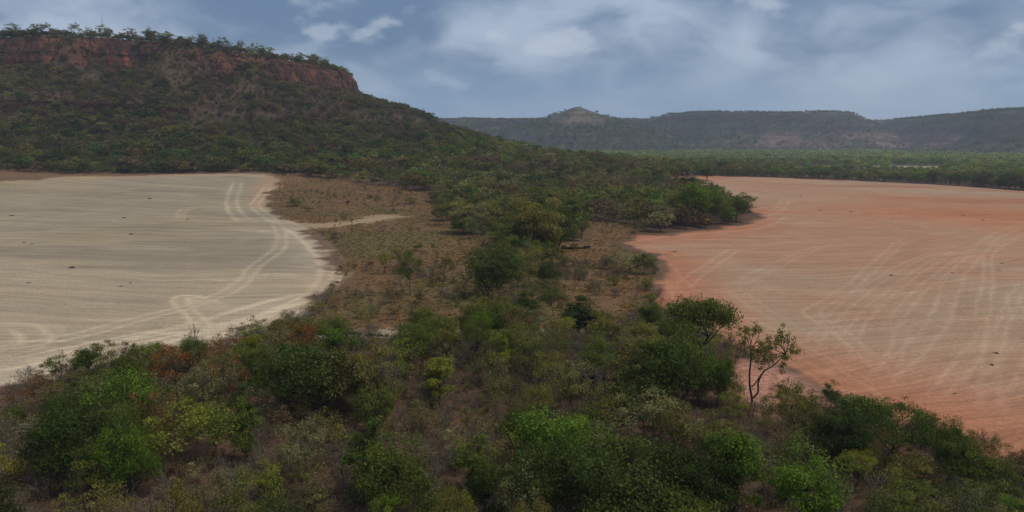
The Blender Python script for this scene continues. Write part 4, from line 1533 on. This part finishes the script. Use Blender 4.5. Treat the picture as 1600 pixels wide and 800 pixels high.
u = poisson(150000, (-480, 110, 270, 640), lambda x, y: 1.6 + 1.5 * vnoise(x / 11, y / 11, 16) ** 1.5, mesa_ok, sr)
n = len(u)
r_ = mesa_r(u[:, 0], u[:, 1])
low = sstep(40, 130, r_)
H = (1.8 + 3.8 * sr.random(n) ** 2.2) * (.9 + .4 * low)
H = np.where((r_ > 1) & (r_ < 11), H * .8, H)
idx = sr.choice(6, size=n, p=[.2, .2, .14, .14, .2, .12])
mh = np.array([MD[m].H for m in mods])[idx]
up = palette(sr, ['dull brown', 'olive green', 'grey-green', 'deep green'], [.42, .26, .14, .18], n, .35) * .78
lo = palette(sr, ['deep green', 'mid green', 'olive green', 'dull brown', 'bright green'], [.34, .24, .24, .13, .05], n, .35) * .9
left = palette(sr, ['olive green', 'dull brown', 'yellow-green', 'mid green'], [.5, .25, .1, .15], n, .35) * .85
pick = sr.random(n)
cols = np.where((pick < low)[:, None], lo, up)
lf = sstep(-220, -300, u[:, 0]) * .65
cols = np.where((sr.random(n) < lf)[:, None], left, cols)
scatter('mesa_scrub', mods, u[:, 0], u[:, 1], height(u[:, 0], u[:, 1]), np.stack([H / mh * (1 + .35 * sr.random(n))] * 2 + [H / mh], -1), idx, cols,
        'dark scrub forest covering the slopes of the mesa', 'woodland')

u = poisson(50000, (-480, -60, 400, 640), lambda x, y: 1.2 + .8 * vnoise(x / 7, y / 7, 47), lambda x, y: (mesa_r(x, y) > -9) & (mesa_r(x, y) < 12)
            & ((mesa_r(x, y) < 1.5) | (cliffness(x, y) < .7) | (vnoise(x / 9, y / 9, 48) > .60 - .15 * (mesa_r(x, y) < 5) * (x > -195)))
            & (project(x, y, height(x, y))[0] > -100), sr)
n = len(u)
H = 1.2 + 2.4 * sr.random(n) ** 1.6
H = np.where(mesa_r(u[:, 0], u[:, 1]) > 1.5, H * .75, H)
idx = sr.choice(6, size=n, p=[.2, .2, .1, .2, .1, .2])
mh = np.array([MD[m].H for m in mods])[idx]
scatter('rim_bushes', mods, u[:, 0], u[:, 1], height(u[:, 0], u[:, 1]), np.stack([H / mh * 1.3] * 2 + [H / mh], -1), idx,
        palette(sr, ['olive green', 'mid green', 'dull brown', 'yellow-green'], [.4, .3, .2, .1], n, .3), 'low bushes along the rim and cracks of the mesa cliff', 'bushes')

# woodland of the valley beyond the red field
def plain_ok(x, y):
    px, py, d = project(x, y, 0 * x)
    a = free_of_fields(x, y, 6) & ~((x > 780) & (y > 1230)) & (px > 560) & (px < 1720) & (mesa_r(x, y) > 130)
    for fp in FARPALE:
        a &= sdpoly(x, y, fp) > 2
    return a & ~((y < 640) & spur_ok(x, y))


fm = ['mid1', 'mid4', 'far1', 'far2', 'far3']
u = poisson(80000, (-350, 1500, 300, 1650), lambda x, y: 3.6 + 1.2 * vnoise(x / 30, y / 30, 18) + .0022 * np.maximum(0, y - 500), plain_ok, sr)
n = len(u)
farm = sr.random(n) < sstep(520, 800, u[:, 1])
idx = np.where(farm, sr.integers(2, 5, n), sr.integers(0, 2, n))
H = 4.2 + 4.2 * sr.random(n) + 1.5 * (fbm(u[:, 0] / 60, u[:, 1] / 60, 19, 2))
H = np.maximum(H, 3)
pxv = project(u[:, 0], u[:, 1], 0 * u[:, 0])[0]
H = np.where((u[:, 1] > 480) & (u[:, 1] < 650) & (pxv > 1180) & (pxv < 1470), H * .55, H)
mh = np.array([MD[m].H for m in fm])[idx]
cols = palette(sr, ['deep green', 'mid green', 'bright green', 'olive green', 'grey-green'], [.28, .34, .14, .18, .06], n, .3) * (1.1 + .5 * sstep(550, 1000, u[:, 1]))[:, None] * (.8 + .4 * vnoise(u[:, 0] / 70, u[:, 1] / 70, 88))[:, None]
zz = np.maximum(height(u[:, 0], u[:, 1]), -50)
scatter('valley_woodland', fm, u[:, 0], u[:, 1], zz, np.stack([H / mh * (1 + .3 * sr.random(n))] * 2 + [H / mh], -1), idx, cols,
        'green woodland spread across the valley floor to the far hills', 'woodland')

# trees on the far hills
from_x = sr.random(60000) * 2700 - 500; from_y = 1160 + sr.random(60000) * 1420
ixf = np.clip(((from_x - fx[0]) / 11).astype(int), 0, len(fx) - 2); iyf = np.clip(((from_y - fy[0]) / 11).astype(int), 0, len(fy) - 2)
tx = (from_x - fx[ixf]) / 11; ty = (from_y - fy[iyf]) / 11
ZF = FARTOP[2]
hz = (ZF[iyf, ixf] * (1 - tx) + ZF[iyf, ixf + 1] * tx) * (1 - ty) + (ZF[iyf + 1, ixf] * (1 - tx) + ZF[iyf + 1, ixf + 1] * tx) * ty
sl = slope[iyf, ixf]
pxf, pyf, _ = project(from_x, from_y, hz)
bare_f = sstep(.36, .40, RW[iyf, ixf]) * (1 - sstep(.60, .82, RW[iyf, ixf])) * sstep(-.25, .12, n2[iyf, ixf])
bandf = RW[iyf, ixf]
bare_f = np.maximum(bare_f, .8 * (bandf > .01) * (bandf < .15) + .6 * (bandf > .28) * (bandf < .38))
bare_f = np.maximum(bare_f, .95 * (np.hypot(from_x - 150, from_y - 1660) < 62))
keep = (hz > -4.5) & (pxf > 620) & (pxf < 1720) & (sr.random(60000) < .8 - .7 * np.maximum(bare_f, sstep(.4, .8, sl)))
x_, y_, z_ = from_x[keep], from_y[keep], hz[keep]
n = len(x_)
H = 3.5 + 3.5 * sr.random(n)
idx = sr.integers(0, 3, n)
mh = np.array([MD[m].H for m in fm[2:]])[idx]
cols = palette(sr, ['deep green', 'mid green', 'olive green', 'dull brown', 'grey-green'], [.3, .2, .28, .14, .08], n)
scatter('hill_woodland', fm[2:], x_, y_, z_, np.stack([H / mh * 1.25] * 2 + [H / mh], -1), idx, cols,
        'scattered trees over the distant mesas', 'woodland')

# ------------------------------------------------------------------ small things
def log_mesh(seed, L, rad, branches, bend=.12):
    r = np.random.default_rng(seed)
    g = Geo()
    t = np.linspace(0, 1, 8)[:, None]
    p = np.array([-L / 2, 0, rad * .8]) + np.array([L, 0, 0]) * t
    p[1:-1, 1:] += np.column_stack([r.normal(size=6) * bend, np.abs(r.normal(size=6)) * bend * .6])
    rr = rad * (1 - .5 * t[:, 0])
    rr[0] *= .8
    v, f = tube(p, rr, 8)
    g.put(v, f)
    parts = []
    for _ in range(branches):
        k = r.integers(2, 7)
        d = r.normal(size=3); d[2] = abs(d[2]) * .8 + .2; d /= np.linalg.norm(d)
        n = 5
        q = [p[k]]
        for i in range(n):
            d = d + r.normal(size=3) * .25; d /= np.linalg.norm(d)
            q.append(q[-1] + d * L * .28 / n)
        b = Geo(); b.put(*tube(np.array(q), np.linspace(rr[k] * .55, .02, n + 1), 5))
        parts.append(b.arrays())
    return g.arrays(), parts


def fallen(px, py, seed, L, rad, rz, mat, nb, label, group=None):
    p = at(px, py)
    body, br = log_mesh(seed, L, rad, nb)
    e = bpy.data.objects.new('fallen_log', None)
    col.objects.link(e)
    e.location = p
    e.rotation_euler = (0, 0, rz)
    add('stem', mk_mesh('log_stem', *body, [M[mat]], True), e)
    for b in br:
        add('branch', mk_mesh('log_branch', *b, [M[mat]], True), e)
    e['label'] = label; e['category'] = 'log'
    if group:
        e['group'] = group


fallen(898, 389, 1, 6.0, .28, .1, 'char', 3, 'longest charred log lying in the clearing beside the olive clump', 'charred logs in the clearing')
fallen(893, 377, 2, 3.8, .26, -.35, 'char', 2, 'short charred log nearest the dark rounded tree in the clearing', 'charred logs in the clearing')
fallen(918, 388, 3, 1.8, .35, .6, 'char', 2, 'charred stump of log at the end nearest the red field', 'charred logs in the clearing')
fallen(881, 388, 4, 2.0, .40, 1.2, 'char', 2, 'upright charred log end beside the longest one in clearing', 'charred logs in the clearing')
fallen(884, 408, 5, 3.2, .16, -.7, 'char', 1, 'thin dark pole lying in the grass below the charred logs', 'charred logs in the clearing')
fallen(551, 523, 6, 2.6, .22, -.25, 'char', 2, 'dark broken log on the dirt track nearest the pale field', 'logs on the dirt track')
fallen(588, 526, 7, 3.0, .20, -.2, 'char', 3, 'dark forked log on the dirt track under the slender tree', 'logs on the dirt track')
fallen(600, 530, 8, 3.2, .17, -.1, 'driftwood', 1, 'bleached pale log on the dirt track', 'logs on the dirt track')
for i, (x, y, L, a) in enumerate([(52, 664, 3.4, .5), (38, 668, 2.6, .8), (60, 672, 3.0, -.3), (70, 680, 2.6, -.5), (46, 676, 2.2, .2)]):
    fallen(x, y, 20 + i, L, .10, a, 'driftwood', 2,
           ['longest dead branch in the pale heap at lower left edge', 'steep dead branch at left end of the pale heap', 'crossed dead branch in the middle of the pale heap',
            'dead branch at right end of the pale heap near dark bushy tree', 'shortest dead branch at the bottom of the pale heap'][i], 'dead branches at lower left')


def brush_heap(px, py, w, label, group, seed, mat='char'):
    r = np.random.default_rng(seed)
    p = at(px, py)
    k = float(project(*p)[2]) / FPX
    W = w * k
    e = bpy.data.objects.new('brush_heap', None)
    col.objects.link(e)
    e.location = p + np.array([0, 0, .05])
    g = Geo()
    for i in range(16):
        a = r.random() * 6.28
        c = np.array([r.normal() * .22 * W, r.normal() * .14 * W, .02])
        d = np.array([math.cos(a), math.sin(a) * .6, .15 + .5 * r.random()]); d /= np.linalg.norm(d)
        L = W * (.25 + .3 * r.random())
        g.put(*tube(np.array([c - d * L * .3, c + d * L * .2 + r.normal(size=3) * .04, c + d * L * .6]), np.array([.05, .04, .015]) * (1 + W * .12), 4))
    add('sticks', mk_mesh('heap_sticks', *g.arrays(), [M[mat]], True), e)
    # low mound of earth that the sticks lie on
    th = np.linspace(0, 6.283, 15)[:-1]
    rr = (.36 + .1 * r.random(14)) * W
    ring = np.column_stack([np.cos(th) * rr, np.sin(th) * rr * .6, np.full(14, -.08)])
    mid = np.column_stack([np.cos(th) * rr * .55, np.sin(th) * rr * .33, W * (.09 + .05 * r.random(14))])
    top = np.array([[0, 0, W * .15]])
    v = np.vstack([ring, mid, top])
    f = []
    for i in range(14):
        j = (i + 1) % 14
        f += [(i, j, 14 + j), (i, 14 + j, 14 + i), (14 + i, 14 + j, 28)]
    add('mound', mk_mesh('heap_mound', v, np.array(f), [M['char'] if mat == 'char' else M['bark']], True), e)
    e['label'] = label; e['category'] = 'brush heap'; e['group'] = group


G = 'dark heaps on the pale field'
for i, (x, y, w, lb) in enumerate([
        (234, 311, 8, 'farthest dark brush heap on the pale field'), (19, 337.5, 8, 'dark brush heap near the left edge, far part of pale field'),
        (194, 341, 8, 'dark brush heap in the row of three, middle of pale field'), (205, 366.5, 9, 'dark brush heap just below the middle row of pale field'),
        (38, 379.5, 6, 'left one of two small dark heaps side by side, pale field'), (50, 382, 6, 'right one of two small dark heaps side by side, pale field'),
        (112, 419, 14, 'widest dark brush heap on the pale field'), (44, 443, 6, 'small dark heap nearest the lower left of pale field'),
        (189, 448, 6, 'small dark heap in the near half of pale field'), (292, 343, 5, 'tiny dark heap beside the wheel loop on pale field'),
        (309, 329, 4, 'tiny dark heap above the wheel loop on pale field'), (204, 443, 4, 'tiny heap right of the near half heap, pale field')]):
    brush_heap(x, y, w, lb, G, 300 + i)
G = 'clods and tufts on the red field'
for i, (x, y, w, lb) in enumerate([
        (1054, 394, 7, 'dark clod near the wooded point on the red field'), (1393, 431, 9, 'dark clod between two wheel tracks on the red field'),
        (1565, 412, 6, 'dark clod on the red strip at right of red field'), (1562, 423, 6, 'lower dark clod on the red strip at right of red field'),
        (1556, 553, 9, 'larger dark clod in the near right of red field'), (1549, 571, 8, 'dark clod just below the larger one, near right'),
        (1488, 427, 5, 'small dark clod beside the double wheel track'), (1330, 331, 6, 'dark clod in the far middle of the red field'),
        (1505, 337, 6, 'dark clod in the far right of the red field'), (1536, 344, 6, 'second dark clod in the far right of red field'),
        (1250, 306, 5, 'dark clod in the far left of the red field'), (1492, 616, 5, 'small clod nearest the lower thicket of red field'),
        (1282, 329, 6, 'dark tuft in the far middle left of the red field'), (1395, 342, 5, 'tiny clod right of the far middle one, red field')]):
    brush_heap(x, y, w, lb, G, 340 + i, 'bark')

# utility poles beyond the red field
for i, (x, by, ty, lb) in enumerate([(1478, 288, 268, 'concrete utility pole at the far red field edge, right of two'),
                                     (1337, 281, 262, 'concrete utility pole at the far red field edge, left of two')]):
    p = at(x, by)
    H = 9.0
    e = bpy.data.objects.new('utility_pole', None)
    col.objects.link(e)
    e.location = p + np.array([0, -2.0, 0])
    add('shaft', mk_mesh('pole_shaft', *tube(np.array([[0, 0, -.5], [0, 0, 3], [0, 0, H]]), np.array([.20, .17, .11]), 8), [M['concrete']], True), e)
    add('crossarm', mk_mesh('pole_arm', *tube(np.array([[-1.1, 0, H - .5], [0, 0, H - .5], [1.1, 0, H - .5]]), np.array([.07, .08, .07]), 4), [M['bark']]), e)
    for sx in (-.95, .0, .95):
        add('insulator', mk_mesh('pole_insulator', *tube(np.array([[sx, 0, H - .44], [sx, 0, H - .3], [sx, 0, H - .12]]), np.array([.06, .09, .03]), 6), [M['concrete']], True), e)
    e['label'] = lb; e['category'] = 'utility pole'; e['group'] = 'poles beyond the red field'

# thin antenna mast on the mesa
d = ray(165, 100); t = np.arange(430, 560, 1.0)
k = int(np.argmax(mesa_r(d[0] * t, d[1] * t) < -24))
p = np.array([d[0] * t[k], d[1] * t[k], 0]); p[2] = float(height(p[0], p[1]))
e = bpy.data.objects.new('antenna_mast', None); col.objects.link(e); e.location = p
g = Geo()
HM = 17.5
for a in (0, 2.09, 4.19):
    g.put(*tube(np.array([[.25 * math.cos(a), .25 * math.sin(a), z] for z in np.linspace(-.3, HM - 3, 9)]), np.full(9, .035), 4))
for z in np.arange(.5, HM - 3, .7):
    for a in (0, 2.09, 4.19):
        b = a + 2.09
        g.put(*tube(np.array([[.25 * math.cos(a), .25 * math.sin(a), z], [.25 * math.cos(b), .25 * math.sin(b), z + .6]]), np.array([.02, .02]), 3))
add('lattice', mk_mesh('mast_lattice', *g.arrays(), [M['steel']]), e)
add('rod', mk_mesh('mast_rod', *tube(np.array([[0, 0, HM - 3.4], [0, 0, HM]]), np.array([.04, .02]), 5), [M['steel']]), e)
e['label'] = 'thin steel antenna mast rising above the mesa top trees'; e['category'] = 'antenna mast'

# ------------------------------------------------------------------ labels that single out each plant
ORD = ['first', 'second', 'third', 'fourth', 'fifth', 'sixth', 'seventh', 'eighth', 'ninth', 'tenth', 'eleventh', 'twelfth', 'thirteenth', 'fourteenth', 'fifteenth', 'sixteenth', 'seventeenth', 'eighteenth']
GROUP = {'broadleaf_tree': 'leafy trees of the savanna', 'shrub': 'shrubs of the savanna', 'bare_tree': 'leafless trees of the savanna'}
NOUN = {'broadleaf_tree': 'tree', 'shrub': 'shrub', 'bare_tree': 'tree'}


def zone_phrase(rec):
    x, y, z = rec['pos']
    px, py, d = project(x, y, z)
    if rec['zone'] == 'rim':
        return 'on mesa skyline ' + ('left of mast' if px < 165 else 'above orange cliff' if px < 275 else 'above middle cliff' if px < 420 else 'near mesa nose')
    if rec['zone'] == 'farline':
        return 'at far red field edge ' + ('left of poles' if px < 1337 else 'between poles' if px < 1478 else 'right of poles')
    xs = ['far left', 'left', 'centre left', 'centre', 'centre right', 'right', 'far right'][int(np.clip(px / 1600 * 7, 0, 6))]
    ys = 'along the bottom edge' if py > 745 else 'low in the thicket' if py > 680 else 'mid thicket' if py > 610 else 'upper thicket' if py > 545 else 'near the dirt track' if py > 490 else 'inside the clearing belt' if py > 400 else 'around the clearing top'
    return '%s, %s' % (ys, xs)


buckets = {}
for rec in PLACED:
    if rec['note']:
        lab = rec['note']
        rec['o']['label'] = lab
    else:
        zp = zone_phrase(rec)
        size = ''
        if rec['base'] == 'broadleaf_tree':
            size = 'tall ' if rec['H'] > 5.0 else 'small ' if rec['H'] < 4.0 else ''
        elif rec['base'] == 'shrub':
            size = 'tiny ' if rec['H'] < 1.7 else ''
        form = FORM_WORD[rec['form']] + ' ' if rec['base'] != 'shrub' and rec['zone'] is None else ''
        head = (size + ((rec['colour'] + ' ') if rec['colour'] else '') + form + NOUN[rec['base']])
        buckets.setdefault((head, zp), []).append(rec)
    rec['o']['category'] = 'shrub' if rec['base'] == 'shrub' else 'tree'
    rec['o']['group'] = {'rim': 'trees on the mesa skyline', 'farline': 'trees lining the far red field edge'}.get(rec['zone'], GROUP[rec['base']])
for (head, zp), recs in buckets.items():
    recs.sort(key=lambda q: project(*q['pos'])[0])
    for i, rec in enumerate(recs):
        if len(recs) == 1:
            rec['o']['label'] = '%s %s' % (head, zp)
        else:
            rec['o']['label'] = '%s %s, %s from left' % (head, zp, ORD[min(i, 17)])

# ------------------------------------------------------------------ air
def haze(density):
    x0, x1, y0, y1, z0, z1 = -6100, 6100, -3100, 7100, -12, 135
    v = np.array([(x, y, z) for z in (z0, z1) for y in (y0, y1) for x in (x0, x1)], float)
    f = np.array([(0, 2, 3, 1), (4, 5, 7, 6), (0, 1, 5, 4), (2, 6, 7, 3), (0, 4, 6, 2), (1, 3, 7, 5)])
    m, g, out = new_mat('valley_air')
    p = g.node('ShaderNodeVolumePrincipled')
    p.inputs['Color'].default_value = (.72, .84, 1.0, 1)
    p.inputs['Density'].default_value = density
    p.inputs['Anisotropy'].default_value = .2
    g.l.new(p.outputs[0], out.inputs['Volume'])
    add('haze', mk_mesh('haze', v, f, [m]), kind='stuff', label='thin blue haze filling the valley air', category='haze')


haze(.00018)
print('PLANTS', len(PLACED), n_tree, n_shrub, n_bare, len(REST))
